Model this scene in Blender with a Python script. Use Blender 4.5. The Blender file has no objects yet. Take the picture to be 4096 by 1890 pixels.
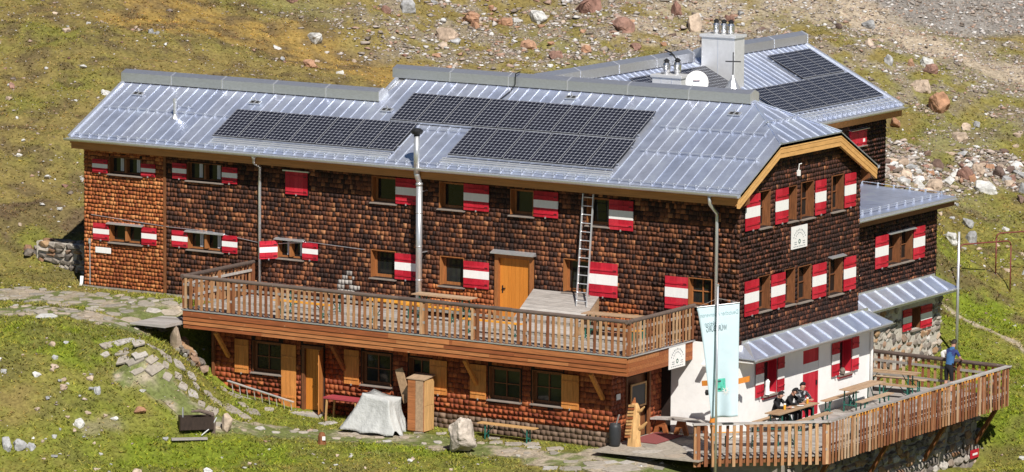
import bpy, bmesh, math, random
import numpy as np
from mathutils import Vector, Matrix
rng = random.Random(11)
nrng = np.random.default_rng(11)
scene = bpy.context.scene
COL = scene.collection

# ---------------------------------------------------------------- camera
PITCH, YAW, ROLL = [math.radians(a) for a in (7.93294, -31.97426, 0.44316)]
CAM = Vector((71.2013, -127.4586, 23.6957))
_f = Vector((math.sin(YAW)*math.cos(PITCH), math.cos(YAW)*math.cos(PITCH), -math.sin(PITCH)))
_r = Vector((math.cos(YAW), -math.sin(YAW), 0))
_u = _r.cross(_f)
_r2 = _r*math.cos(ROLL)+_u*math.sin(ROLL)
_u2 = -_r*math.sin(ROLL)+_u*math.cos(ROLL)
cam = bpy.data.cameras.new("camera")
cam.sensor_fit = 'HORIZONTAL'; cam.sensor_width = 36.0
cam.lens = 18908.9/4096*36.0
cam.clip_start = 1.0; cam.clip_end = 4000.0
cam_ob = bpy.data.objects.new("camera", cam); COL.objects.link(cam_ob)
cam_ob.matrix_world = Matrix(((_r2.x, _u2.x, -_f.x, CAM.x), (_r2.y, _u2.y, -_f.y, CAM.y), (_r2.z, _u2.z, -_f.z, CAM.z), (0, 0, 0, 1)))
scene.camera = cam_ob

# ---------------------------------------------------------------- sky and sun
SUN = Vector((0.71, -0.69, 1.0)).normalized()
world = bpy.data.worlds.new("World"); scene.world = world; world.use_nodes = True
nt = world.node_tree
sky = nt.nodes.new('ShaderNodeTexSky'); sky.sky_type = 'NISHITA'; sky.sun_disc = False
sky.sun_elevation = math.asin(SUN.z); sky.sun_rotation = math.atan2(SUN.x, SUN.y)
sky.altitude = 2700.0; sky.air_density = 1.0; sky.dust_density = 0.4; sky.ozone_density = 1.0
nt.links.new(sky.outputs[0], nt.nodes['Background'].inputs[0])
nt.nodes['Background'].inputs[1].default_value = 0.05
sun = bpy.data.lights.new("sun", 'SUN'); sun.energy = 5.0; sun.angle = math.radians(0.53); sun.color = (1.0, 0.95, 0.88)
sun_ob = bpy.data.objects.new("sun", sun); COL.objects.link(sun_ob)
sun_ob.rotation_euler = SUN.to_track_quat('Z', 'Y').to_euler(); sun_ob.location = (30, -40, 60)
scene.view_settings.view_transform = 'Standard'; scene.view_settings.look = 'None'
scene.view_settings.exposure = 0.25; scene.view_settings.gamma = 1.0
scene.render.engine = 'CYCLES'
scene.cycles.max_bounces = 6; scene.cycles.diffuse_bounces = 3; scene.cycles.glossy_bounces = 3

# ---------------------------------------------------------------- helpers
def V(*a): return Vector(a)

class MB:
    """collects shapes; build() links them as one mesh object"""
    def __init__(s): s.v = []; s.f = []; s.m = []
    def add(s, vs, fs, mi=0):
        b = len(s.v); s.v += [tuple(v) for v in vs]
        s.f += [tuple(b+i for i in f) for f in fs]; s.m += [mi]*len(fs); return s
    def hexa(s, p, mi=0):   # 8 points: bottom 4 ccw, top 4 ccw
        return s.add(p, [(3,2,1,0),(4,5,6,7),(0,1,5,4),(1,2,6,5),(2,3,7,6),(3,0,4,7)], mi)
    def box(s, x0, x1, y0, y1, z0, z1, mi=0):
        return s.hexa([(x0,y0,z0),(x1,y0,z0),(x1,y1,z0),(x0,y1,z0),(x0,y0,z1),(x1,y0,z1),(x1,y1,z1),(x0,y1,z1)], mi)
    def obox(s, c, ax, ay, az, mi=0):  # centre and three half vectors
        c, ax, ay, az = Vector(c), Vector(ax), Vector(ay), Vector(az)
        return s.hexa([c-ax-ay-az, c+ax-ay-az, c+ax+ay-az, c-ax+ay-az, c-ax-ay+az, c+ax-ay+az, c+ax+ay+az, c-ax+ay+az], mi)
    def bar(s, a, b, w, h, up=(0,0,1), mi=0):  # rectangular bar between two points
        a, b = Vector(a), Vector(b); d = (b-a); L = d.length; d.normalize()
        up = Vector(up); sd = d.cross(up)
        if sd.length < 1e-4: sd = d.cross(Vector((1,0,0)))
        sd.normalize(); u2 = sd.cross(d)
        return s.obox((a+b)/2, d*L/2, sd*w/2, u2*h/2, mi)
    def prism(s, poly, ext, mi=0):
        n = len(poly); e = Vector(ext); p = [Vector(q) for q in poly]; vs = p+[q+e for q in p]
        fs = [tuple(range(n-1,-1,-1)), tuple(range(n, 2*n))]+[(i, (i+1) % n, n+(i+1) % n, n+i) for i in range(n)]
        return s.add(vs, fs, mi)
    def tube(s, pts, r, n=8, mi=0, cap=True):
        pts = [Vector(p) for p in pts]; rs = r if isinstance(r, (list, tuple)) else [r]*len(pts)
        vs = []; fs = []; prev = None
        for i, p in enumerate(pts):
            d = (pts[min(i+1, len(pts)-1)]-pts[max(i-1, 0)]).normalized()
            a = prev if prev is not None else (d.cross(Vector((0,0,1))) if abs(d.z) < .9 else d.cross(Vector((1,0,0))))
            a = (a-d*a.dot(d)).normalized(); prev = a; b = d.cross(a)
            for k in range(n):
                t = 2*math.pi*k/n; vs.append(p+(a*math.cos(t)+b*math.sin(t))*rs[i])
        for i in range(len(pts)-1):
            for k in range(n):
                fs.append((i*n+k, i*n+(k+1) % n, (i+1)*n+(k+1) % n, (i+1)*n+k))
        if cap: fs += [tuple(range(n-1,-1,-1)), tuple(range((len(pts)-1)*n, len(pts)*n))]
        return s.add(vs, fs, mi)
    def lathe(s, c, prof, n=16, mi=0):
        c = Vector(c); vs = []; fs = []
        for r, z in prof:
            for k in range(n):
                t = 2*math.pi*k/n; vs.append(c+Vector((r*math.cos(t), r*math.sin(t), z)))
        for i in range(len(prof)-1):
            for k in range(n): fs.append((i*n+k, i*n+(k+1) % n, (i+1)*n+(k+1) % n, (i+1)*n+k))
        fs += [tuple(range(n-1,-1,-1)), tuple(range((len(prof)-1)*n, len(prof)*n))]
        return s.add(vs, fs, mi)
    def mesh(s, name, mats):
        me = bpy.data.meshes.new(name); me.from_pydata(s.v, [], s.f)
        for m in (mats if isinstance(mats, (list, tuple)) else [mats]): me.materials.append(m)
        if any(s.m): me.polygons.foreach_set('material_index', s.m)
        bm = bmesh.new(); bm.from_mesh(me); bmesh.ops.recalc_face_normals(bm, faces=bm.faces); bm.to_mesh(me); bm.free()
        me.update(); return me
    def build(s, name, mats, parent=None, smooth=False, bevel=0, kind=None):
        o = link(name, s.mesh(name, mats), parent, smooth)
        if bevel:
            md = o.modifiers.new('bevel', 'BEVEL'); md.width = bevel; md.segments = 1; md.limit_method = 'ANGLE'
        if kind: o['kind'] = kind
        return o

def world_of(p):
    v = Vector((0,0,0))
    while p is not None: v += p.location; p = p.parent
    return v
def link(name, me, parent=None, smooth=False):
    o = bpy.data.objects.new(name, me); COL.objects.link(o)
    if parent is not None:
        o.parent = parent; o.location = -world_of(parent)
    if smooth and me is not None:
        for p in me.polygons: p.use_smooth = True
    return o
def place(name, me, parent, loc, rot=None, scale=None):
    """object sharing a mesh, at a world place, under an unrotated parent"""
    o = bpy.data.objects.new(name, me); COL.objects.link(o)
    o.location = Vector(loc)-(world_of(parent) if parent is not None else Vector((0,0,0)))
    if parent is not None: o.parent = parent
    if rot is not None: o.rotation_euler = rot
    if scale is not None: o.scale = scale
    return o
def tag(o, label, cat, group=None):
    o['label'] = label; o['category'] = cat
    if group: o['group'] = group
    return o
def thing(name, label, cat, loc=(0,0,0), group=None, rotz=0):
    o = bpy.data.objects.new(name, None); COL.objects.link(o); o.location = loc; o.rotation_euler = (0,0,rotz)
    o.empty_display_size = .3
    return tag(o, label, cat, group)
def copy_tree(o, parent=None):
    c = o.copy(); COL.objects.link(c); c.parent = parent
    for ch in o.children: copy_tree(ch, c)
    return c

class Wall:
    """a vertical plane with its own u axis, outward normal and height"""
    def __init__(s, o, u, n): s.o, s.u, s.n = Vector(o), Vector(u), Vector(n)
    def pt(s, u, z, d=0): return s.o+s.u*u+s.n*d+Vector((0,0,z))
    def box(s, mb, u0, u1, z0, z1, d0, d1, mi=0):
        return mb.hexa([s.pt(u0,z0,d1), s.pt(u1,z0,d1), s.pt(u1,z0,d0), s.pt(u0,z0,d0), s.pt(u0,z1,d1), s.pt(u1,z1,d1), s.pt(u1,z1,d0), s.pt(u0,z1,d0)], mi)
    def solid(s, mb, u0, u1, z0, z1, openings, thick=.3):
        us = sorted({u0, u1, *[min(max(o[0], u0), u1) for o in openings], *[min(max(o[1], u0), u1) for o in openings]})
        for i in range(len(us)-1):
            a, b = us[i], us[i+1]; m = (a+b)/2
            cuts = sorted([(o[2], o[3]) for o in openings if o[0] < m < o[1]]); z = z0
            for c0, c1 in cuts:
                if c0 > z: s.box(mb, a, b, z, c0, -thick, 0)
                z = max(z, c1)
            if z < z1: s.box(mb, a, b, z, z1, -thick, 0)
        return mb

# ---------------------------------------------------------------- materials
def srgb(*c): return tuple((x/12.92 if x <= .04045 else ((x+.055)/1.055)**2.4) for x in [v/255 for v in c])+(1,)
def material(name, tones, rough=.75, metal=0.0, noise=(6,6,6), amp=.35, bump=0.0, bscale=None, spec=.35, patch=0.0, grain=None, ramp_mode='LINEAR', patch_scale=.35, wear=None, patch_vec=(1,1,1)):
    """tones: colours picked at random per object or per loose piece; noise: world scale of the mottling"""
    m = bpy.data.materials.new(name); m.use_nodes = True; t = m.node_tree; N, Lk = t.nodes, t.links
    p = N['Principled BSDF']; p.inputs['Roughness'].default_value = rough; p.inputs['Metallic'].default_value = metal
    p.inputs['Specular IOR Level'].default_value = spec
    geo = N.new('ShaderNodeNewGeometry'); oi = N.new('ShaderNodeObjectInfo')
    ad = N.new('ShaderNodeMath'); ad.operation = 'ADD'; Lk.new(geo.outputs['Random Per Island'], ad.inputs[0]); Lk.new(oi.outputs['Random'], ad.inputs[1])
    fr = N.new('ShaderNodeMath'); fr.operation = 'FRACT'; Lk.new(ad.outputs[0], fr.inputs[0])
    rmp = N.new('ShaderNodeValToRGB'); rmp.color_ramp.interpolation = ramp_mode; el = rmp.color_ramp.elements
    while len(el) < len(tones): el.new(.5)
    while len(el) > len(tones): el.remove(el[-1])
    for i, c in enumerate(tones):
        if len(c) == 2: el[i].position, col = c
        else: el[i].position, col = (i/max(1, len(tones)-1), c)
        el[i].color = tuple(col)[:3]+(1,)
    Lk.new(fr.outputs[0], rmp.inputs[0])
    mp = N.new('ShaderNodeVectorMath'); mp.operation = 'MULTIPLY'; mp.inputs[1].default_value = noise
    Lk.new(geo.outputs['Position'], mp.inputs[0])
    off = N.new('ShaderNodeVectorMath'); off.operation = 'ADD'; Lk.new(mp.outputs[0], off.inputs[0])
    sc = N.new('ShaderNodeMath'); sc.operation = 'MULTIPLY'; sc.inputs[1].default_value = 37.0; Lk.new(fr.outputs[0], sc.inputs[0]); Lk.new(sc.outputs[0], off.inputs[1])
    nz = N.new('ShaderNodeTexNoise'); nz.inputs['Scale'].default_value = 1.0; nz.inputs['Detail'].default_value = 5.0; nz.inputs['Roughness'].default_value = .62
    Lk.new(off.outputs[0], nz.inputs['Vector'])
    mr = N.new('ShaderNodeMapRange'); mr.inputs[1].default_value = .25; mr.inputs[2].default_value = .75; mr.inputs[3].default_value = 1-amp; mr.inputs[4].default_value = 1+amp
    Lk.new(nz.outputs[0], mr.inputs[0])
    last = mr.outputs[0]
    if patch:
        n2 = N.new('ShaderNodeTexNoise'); n2.inputs['Scale'].default_value = patch_scale; n2.inputs['Detail'].default_value = 3; pvm = N.new('ShaderNodeVectorMath'); pvm.operation = 'MULTIPLY'; pvm.inputs[1].default_value = patch_vec; Lk.new(geo.outputs['Position'], pvm.inputs[0]); Lk.new(pvm.outputs[0], n2.inputs['Vector'])
        m2 = N.new('ShaderNodeMapRange'); m2.inputs[1].default_value = .3; m2.inputs[2].default_value = .7; m2.inputs[3].default_value = 1-patch; m2.inputs[4].default_value = 1+patch
        Lk.new(n2.outputs[0], m2.inputs[0]); mu = N.new('ShaderNodeMath'); mu.operation = 'MULTIPLY'; Lk.new(last, mu.inputs[0]); Lk.new(m2.outputs[0], mu.inputs[1]); last = mu.outputs[0]
    mx = N.new('ShaderNodeMix'); mx.data_type = 'RGBA'; mx.blend_type = 'MULTIPLY'; mx.inputs[0].default_value = 1.0
    Lk.new(rmp.outputs[0], mx.inputs[6]); Lk.new(last, mx.inputs[7])
    out = mx.outputs[2]
    if wear:      # (colour, coverage 0..1, scale)
        n3 = N.new('ShaderNodeTexNoise'); n3.inputs['Scale'].default_value = wear[2]; n3.inputs['Detail'].default_value = 8; n3.inputs['Roughness'].default_value = .7
        Lk.new(off.outputs[0] if len(wear) > 3 else geo.outputs['Position'], n3.inputs['Vector'])
        m3 = N.new('ShaderNodeMapRange'); m3.inputs[1].default_value = .72-wear[1]*.4; m3.inputs[2].default_value = .82-wear[1]*.4; Lk.new(n3.outputs[0], m3.inputs[0])
        x2 = N.new('ShaderNodeMix'); x2.data_type = 'RGBA'; Lk.new(m3.outputs[0], x2.inputs[0]); Lk.new(out, x2.inputs[6]); x2.inputs[7].default_value = tuple(wear[0])[:3]+(1,); out = x2.outputs[2]
    Lk.new(out, p.inputs['Base Color'])
    if bump:
        bn = N.new('ShaderNodeBump'); bn.inputs['Strength'].default_value = 1.0; bn.inputs['Distance'].default_value = bump
        Lk.new(nz.outputs[0], bn.inputs['Height']); Lk.new(bn.outputs[0], p.inputs['Normal'])
    return m

K = {}
K['shingle_old'] = material('shingle_old', [(0,(.026,.012,.009)),(.28,(.050,.020,.013)),(.55,(.092,.033,.017)),(.80,(.155,.054,.024)),(.95,(.24,.090,.038)),(1,(.34,.155,.07))], rough=.8, noise=(30,30,7), amp=.42, patch=.42, patch_scale=1.0, patch_vec=(.55,.55,.28), bump=.004)
K['shingle_gable'] = material('shingle_gable', [(0,(.024,.011,.009)),(.40,(.044,.017,.012)),(.72,(.076,.026,.016)),(.94,(.14,.047,.025)),(1,(.30,.125,.058))], rough=.8, noise=(30,30,7), amp=.42, patch=.3, patch_scale=1.0, patch_vec=(.6,.6,.3), bump=.004)
K['shingle_new'] = material('shingle_new', [(0,(.22,.058,.020)),(.35,(.32,.090,.028)),(.7,(.43,.140,.042)),(1,(.56,.235,.085))], rough=.75, noise=(30,30,7), amp=.36, patch=.22, bump=.003)
K['shingle_low'] = material('shingle_low', [(0,(.17,.036,.014)),(.4,(.25,.056,.020)),(.8,(.34,.086,.028)),(1,(.40,.125,.042))], rough=.75, noise=(26,26,6), amp=.36, patch=.25, bump=.003)
K['shingle_grey'] = material('shingle_grey', [(0,(.10,.062,.042)),(.5,(.17,.11,.075)),(1,(.25,.17,.12))], rough=.85, noise=(26,26,6), amp=.4, patch=.2)
K['wall_dark'] = material('wall_dark', [(.022,.013,.010)], rough=.9)
K['plaster'] = material('plaster', [(.86,.85,.83)], rough=.9, noise=(3,3,3), amp=.05, bump=.01, patch=.04)
K['red'] = material('red_paint', [(0,(.38,.009,.022)),(.5,(.47,.012,.030)),(1,(.52,.028,.046))], rough=.6, noise=(14,14,3), amp=.18, wear=((.26,.03,.03),.2,9), patch=.1, patch_scale=3)
K['white'] = material('white_paint', [(.82,.81,.79)], rough=.55, noise=(14,14,4), amp=.06, wear=((.55,.52,.48),.12,10))
K['wood_brown'] = material('wood_brown', [(0,(.16,.058,.022)),(1,(.22,.085,.033))], rough=.7, noise=(22,22,3), amp=.45, bump=.002)
K['wood_frame'] = material('wood_frame', [(0,(.30,.11,.035)),(1,(.36,.14,.045))], rough=.6, noise=(22,22,3), amp=.3)
K['wood_light'] = material('wood_light', [(0,(.52,.30,.12)),(1,(.60,.36,.15))], rough=.7, noise=(18,18,2.2), amp=.28, wear=((.38,.17,.06),.2,6))
K['wood_shutter'] = material('wood_shutter', [(0,(.52,.195,.046)),(1,(.60,.245,.062))], rough=.7, noise=(18,18,2.2), amp=.3, wear=((.30,.11,.035),.2,6))
K['wood_orange'] = material('wood_orange', [(0,(.57,.200,.028)),(1,(.63,.235,.036))], rough=.5, noise=(26,26,1.6), amp=.16)
K['wood_fascia'] = material('wood_fascia', [(0,(.24,.070,.024)),(.5,(.32,.105,.034)),(1,(.41,.165,.06))], rough=.7, noise=(1.6,20,26), amp=.45, bump=.004, wear=((.55,.33,.17),.22,4))
K['wood_barge'] = material('wood_barge', [(0,(.62,.33,.11)),(1,(.70,.40,.15))], rough=.6, noise=(20,3,12), amp=.22)
K['wood_eave'] = material('wood_eave', [(.46,.20,.065)], rough=.7, noise=(1.2,12,20), amp=.3)
K['baluster'] = material('baluster', [(0,(.19,.066,.028)),(.3,(.29,.122,.050)),(.65,(.39,.205,.095)),(1,(.50,.32,.18))], rough=.8, noise=(24,24,3), amp=.38, wear=((.13,.07,.045),.2,7))
K['baluster_dark'] = material('baluster_dark', [(0,(.17,.055,.026)),(.35,(.27,.10,.043)),(.75,(.38,.19,.09)),(1,(.54,.37,.24))], rough=.8, noise=(24,24,3), amp=.4, wear=((.11,.06,.04),.22,7))
K['rail'] = material('rail_wood', [(0,(.10,.072,.06)),(1,(.15,.11,.09))], rough=.8, noise=(3,18,18), amp=.35, wear=((.30,.25,.22),.2,5))
K['rail_pale'] = material('rail_pale', [(0,(.32,.29,.27)),(1,(.44,.41,.39))], rough=.8, noise=(4,4,18), amp=.3, wear=((.20,.15,.12),.25,4))
K['plank_grey'] = material('plank_grey', [(0,(.27,.24,.215)),(.5,(.34,.31,.285)),(1,(.44,.41,.38))], rough=.85, noise=(2.5,22,22), amp=.3, wear=((.19,.14,.11),.15,5))
K['beer_wood'] = material('beer_wood', [(0,(.34,.215,.12)),(1,(.46,.33,.22))], rough=.65, noise=(14,2,14), amp=.25, wear=((.36,.28,.22),.25,5))
K['beer_orange'] = material('beer_orange', [(.74,.33,.035)], rough=.5, noise=(14,2,14), amp=.2)
K['beer_green'] = material('beer_green', [(.022,.13,.10)], rough=.5, amp=.15)
K['roof'] = material('roof_metal', [(0,(.70,.77,.96)),(.5,(.76,.82,.98)),(1,(.83,.87,1.0))], rough=.37, metal=.80, noise=(2.6,2.6,2.6), amp=.16, bump=.012, patch=.12, patch_scale=1.2, spec=.5)
K['seam'] = material('seam_metal', [(.58,.61,.68)], rough=.45, metal=.65, amp=.08, spec=.5)
K['cap'] = material('ridge_metal', [(0,(.58,.60,.66)),(1,(.66,.67,.72))], rough=.38, metal=.8, noise=(8,8,20), amp=.1, spec=.5)
K['galv'] = material('galvanised', [(.66,.67,.69)], rough=.35, metal=.7, noise=(12,12,4), amp=.12, spec=.5)
K['steel'] = material('stainless', [(.72,.72,.73)], rough=.22, metal=.95, amp=.06)
K['chimney'] = material('chimney_sheet', [(.72,.72,.72)], rough=.45, metal=.45, noise=(6,6,6), amp=.08, spec=.5)
K['black'] = material('black_metal', [(.015,.015,.016)], rough=.5, amp=.2)
K['dark_gap'] = material('dark_gap', [(.02,.02,.02)], rough=.9)
K['alu'] = material('aluminium', [(.78,.79,.80)], rough=.32, metal=.6, amp=.05, spec=.5)
K['cell'] = material('solar_cell', [(0,(.009,.010,.018)),(1,(.018,.019,.030))], rough=.16, noise=(2,2,2), amp=.35, spec=.5)
K['backsheet'] = material('solar_backsheet', [(.30,.31,.35)], rough=.3, amp=.05)
K['panel_frame'] = material('panel_frame', [(.03,.03,.035)], rough=.4, metal=.4)
K['glass'] = material('window_glass', [(0,(.010,.012,.013)),(1,(.022,.024,.024))], rough=.05, noise=(3,3,3), amp=.4, spec=.4)
K['curtain'] = material('curtain', [(.62,.62,.66)], rough=.9, noise=(30,30,2), amp=.2)
K['sill'] = material('sill_wood', [(.24,.20,.17)], rough=.8, noise=(4,20,20), amp=.3)
K['stone'] = material('stone', [(0,(.11,.095,.085)),(.25,(.20,.17,.14)),(.5,(.33,.295,.255)),(.72,(.25,.135,.075)),(.88,(.38,.25,.14)),(1,(.46,.44,.41))], rough=.9, noise=(9,9,9), amp=.4, bump=.02, wear=((.12,.09,.07),.18,7))
K['mortar'] = material('mortar', [(.30,.265,.225)], rough=.95, noise=(8,8,8), amp=.25, bump=.02)
K['mortar_pale'] = material('mortar_pale', [(.50,.455,.39)], rough=.95, noise=(8,8,8), amp=.25, bump=.02)
K['flag_stone'] = material('flag_stone', [(0,(.25,.225,.19)),(.4,(.33,.295,.245)),(.75,(.39,.315,.24)),(1,(.44,.42,.39))], rough=.9, noise=(7,7,7), amp=.32, bump=.012, wear=((.24,.22,.15),.2,6))
K['step_stone'] = material('step_stone', [(0,(.28,.25,.21)),(.5,(.36,.315,.26)),(1,(.42,.39,.36))], rough=.9, noise=(7,7,7), amp=.28, bump=.012, wear=((.28,.24,.17),.15,6))
TONE = {'g': [(.30,.30,.30),(.40,.40,.40)], 'p': [(.50,.49,.46),(.60,.59,.57)], 'o': [(.35,.185,.105),(.42,.25,.16)], 'r': [(.22,.118,.09),(.29,.17,.13)],
        't': [(.42,.32,.24),(.50,.40,.31)], 'd': [(.13,.09,.075),(.20,.13,.10)], 'b': [(.46,.40,.34),(.50,.43,.37)]}
for k, c in TONE.items():
    K['rock_'+k] = material('rock_'+k, c, rough=.92, noise=(5,5,5), amp=.42, bump=.03, wear=((.15,.12,.09) if k != 'd' else (.34,.16,.07), .24, 3.2), patch=.15, patch_scale=2.5)
K['gravel'] = material('gravel', [(0,(.16,.125,.10)),(.25,(.29,.245,.205)),(.5,(.40,.36,.32)),(.7,(.34,.20,.135)),(.85,(.50,.475,.45)),(1,(.62,.61,.59))], rough=.95, noise=(11,11,11), amp=.3)

# ================================================================ GROUND
CTRL = np.array([
(-25.5,-0.2,-0.32),(-22.0,-0.4,-0.30),(-19.5,-0.6,-0.30),(-19.6,-2.2,-0.33),(-22.5,-2.5,-0.40),(-26.0,-2.4,-0.42),(-25.5,2.5,-0.30),(-27.0,1.5,-0.32),
(-25.8,5.0,0.20),(-20.0,6.5,0.30),(-14.0,8.5,0.60),(-14.5,15.0,1.40),(-14.3,22.5,2.20),(-10.0,23.5,2.00),(-6.0,23.0,1.20),(-20.0,2.0,-1.20),
(-10.0,3.0,-2.00),(-4.0,4.0,-3.10),(-6.0,10.0,-2.20),(-10.0,15.0,-0.80),(-1.7,12.0,-3.20),(-1.7,17.0,-2.90),(-1.2,18.5,-2.60),(-4.0,19.0,-1.80),
(-19.9,-7.3,-0.50),(-22.0,-7.6,-0.45),(-17.7,-7.4,-0.50),(-17.9,-3.3,-2.20),(-17.0,-3.4,-2.75),(-14.2,-3.6,-3.08),(-9.0,-3.5,-3.10),(-3.0,-3.5,-3.12),
(-1.5,-2.0,-3.10),(1.0,-1.0,-3.15),(-18.6,-3.4,-1.50),(-17.9,-5.4,-1.10),(-16.8,-5.9,-1.75),(-16.3,-5.7,-2.45),(-14.6,-5.8,-3.00),(-18.2,-7.8,-1.45),
(-16.9,-8.5,-2.20),(-15.3,-8.9,-3.10),(-13.0,-12.0,-3.55),(-19.3,-9.4,-1.25),(-18.7,-10.8,-2.20),(-17.8,-12.6,-3.20),(-17.9,-14.4,-3.70),(-21.6,-9.6,-1.20),
(-15.8,-12.7,-3.75),(-12.3,-4.9,-3.30),(-9.6,-8.8,-3.70),(-7.3,-5.2,-3.30),(-5.4,-6.8,-3.55),(-3.2,-4.6,-3.20),(-0.9,-5.4,-3.30),(0.2,-3.4,-3.50),
(2.8,0.0,-4.60),(2.9,5.0,-5.20),(3.0,11.0,-5.40),(4.5,-2.0,-5.00),(6.0,5.0,-6.20),(1.5,-5.5,-3.60),(3.0,-5.0,-4.30),(5.8,8.5,-4.77),
(3.4,12.9,-3.69),(0.6,18.3,-3.27),(-0.8,16.8,-2.85),(-3.1,21.8,-2.05),(-1.8,23.8,-2.19),(-5.8,27.2,-0.65),(-4.5,29.2,-0.78),(-8.9,31.2,1.11),
(-6.7,33.7,0.82),(-12.5,37.2,2.58),(-9.6,39.6,2.36),(-17.0,41.4,4.72),(-12.5,45.5,4.26),(-19.4,48.2,6.34),(-15.6,51.8,6.29),(-25.3,41.6,5.98),
(-30.9,36.9,6.01),(-28.0,32.3,4.41),(-31.6,28.8,4.67),(-35.3,32.4,6.41),(-34.4,24.1,4.79),(-39.0,28.9,6.56),(-36.3,17.6,5.31),(-41.5,23.8,6.89),
(-44.3,20.9,6.95),(-39.7,14.9,5.23),(-35.7,9.8,3.40),(-32.0,5.0,1.59),(-33.3,9.5,3.22),(-29.5,4.8,1.36),(-30.0,1.9,0.32),(-27.6,0.1,-0.40),
(-25.0,-4.8,-0.42),(-115.3,39.1,26.00),(-55.9,76.1,27.00),(3.5,113.2,24.00),(-8.7,76.1,13.00),(-80.8,31.1,15.50),(-40.1,-43.7,-6.00),(2.4,-17.2,-6.50),
(44.8,9.3,-9.00),(-67.1,-19.3,1.00),(34.7,44.3,-6.00),(-15.7,-63.8,-12.00),(43.7,-26.7,-14.00),(-43.8,-28.3,-4.00),(24.1,14.1,-6.50),(21.5,65.5,5.00),
(-80.3,1.9,9.00)])
def _fit(A, lam=.02):
    n = len(A); D = np.hypot(A[:,None,0]-A[None,:,0], A[:,None,1]-A[None,:,1]); Pm = np.c_[np.ones(n), A[:,:2]]
    return np.linalg.solve(np.block([[D-lam*np.eye(n), Pm], [Pm.T, np.zeros((3,3))]]), np.r_[A[:,2], 0, 0, 0])
_W = _fit(CTRL)
H2 = np.array([math.sin(YAW), math.cos(YAW)]); R2 = np.array([math.cos(YAW), -math.sin(YAW)]); C2 = np.array([CAM.x, CAM.y])
def _hash(i, j, seed):
    n = (i.astype(np.int64)*374761393+j.astype(np.int64)*668265263+seed*974634777) & 0xffffffff
    n = ((n ^ (n >> 13))*1274126177) & 0xffffffff
    return ((n ^ (n >> 16)) & 0xffff)/65535.0
def vnoise(x, y, seed=0):
    xi, yi = np.floor(x), np.floor(y); fx, fy = x-xi, y-yi; fx = fx*fx*(3-2*fx); fy = fy*fy*(3-2*fy)
    a, b, c, d = _hash(xi,yi,seed), _hash(xi+1,yi,seed), _hash(xi,yi+1,seed), _hash(xi+1,yi+1,seed)
    return (a*(1-fx)+b*fx)*(1-fy)+(c*(1-fx)+d*fx)*fy
def fbm(x, y, sc, seed=0, oct=4):
    v = 0; a = .5; tot = 0
    for k in range(oct):
        v = v+a*vnoise(x*sc+17.3*k, y*sc-9.1*k, seed+k); tot += a; a *= .55; sc *= 2.03
    return v/tot
PADS = [(-25.8,.4,-.4,8.2), (-18.6,-1.4,-4.3,0), (-2.6,3.9,-4.2,12), (-14.5,-5.8,6,22.6), (-7,-1.2,8,17.6), (-27,-19.5,-3.5,2.4), (-16,-3,-6,-3)]
def pad_dist(x, y):
    d = np.full(np.shape(x), 1e9)
    for x0, x1, y0, y1 in PADS:
        dx = np.maximum(np.maximum(x0-x, x-x1), 0); dy = np.maximum(np.maximum(y0-y, y-y1), 0); d = np.minimum(d, np.hypot(dx, dy))
    return d
def sstep(a, b, v):
    t = np.clip((v-a)/(b-a), 0, 1); return t*t*(3-2*t)
def ground_z(x, y):
    x = np.atleast_1d(np.asarray(x, float)); y = np.atleast_1d(np.asarray(y, float)); n = len(CTRL); out = np.empty(len(x))
    for a in range(0, len(x), 40000):
        xs, ys = x[a:a+40000], y[a:a+40000]
        out[a:a+40000] = np.hypot(xs[:,None]-CTRL[:,0], ys[:,None]-CTRL[:,1])@_W[:n]+_W[n]+_W[n+1]*xs+_W[n+2]*ys
    damp = sstep(.2, 4.0, pad_dist(x, y))
    return out+damp*((fbm(x,y,.22,5)-.5)*1.15+(fbm(x,y,.9,9)-.5)*.34)+(fbm(x,y,2.6,3)-.5)*.10*(.3+.7*damp)
def gz(x, y): return float(ground_z([x], [y])[0])
def gnormal(x, y, e=.25):
    z = ground_z([x-e,x+e,x,x], [y,y,y-e,y+e]); return Vector((-(z[1]-z[0])/(2*e), -(z[3]-z[2])/(2*e), 1)).normalized()
def blob(x, y, pts, r):
    d = np.full(len(x), 1e9)
    for px, py in pts: d = np.minimum(d, np.hypot(x-px, y-py))
    return sstep(r*1.25, r*.55, d+(fbm(x,y,1.1,21)-.5)*r*1.1)
def line_d(x, y, pts):
    d = np.full(len(x), 1e9)
    for (ax, ay), (bx, by) in zip(pts[:-1], pts[1:]):
        vx, vy = bx-ax, by-ay; t = np.clip(((x-ax)*vx+(y-ay)*vy)/(vx*vx+vy*vy), 0, 1); d = np.minimum(d, np.hypot(x-ax-t*vx, y-ay-t*vy))
    return d
YARD = [(-26.5,-2.6), (-24,-2.2), (-22,-2.6), (-20.4,-3.2)]
YARD2 = [(-24.5,-5.2), (-21.5,-5.3), (-20,-5.2)]
STAIR = [(-19.6,-5.0), (-18.3,-6.5), (-17.5,-7.1), (-16.7,-6.6), (-15.9,-6.2), (-15.0,-5.6), (-13.8,-4.9)]
TRAIL = [(-17.7,-8.1), (-16.9,-7.9), (-16.2,-7.6), (-15.5,-7.6), (-14.6,-7.7)]
FRONT = [(-14.4,-7.0), (-13.2,-5.9), (-11.4,-5.0), (-8.9,-4.6), (-6.0,-4.7), (-3.4,-4.8)]
FRONT2 = [(-4.2,-5.2), (-2.0,-5.2), (-.2,-5.0)]
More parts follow.
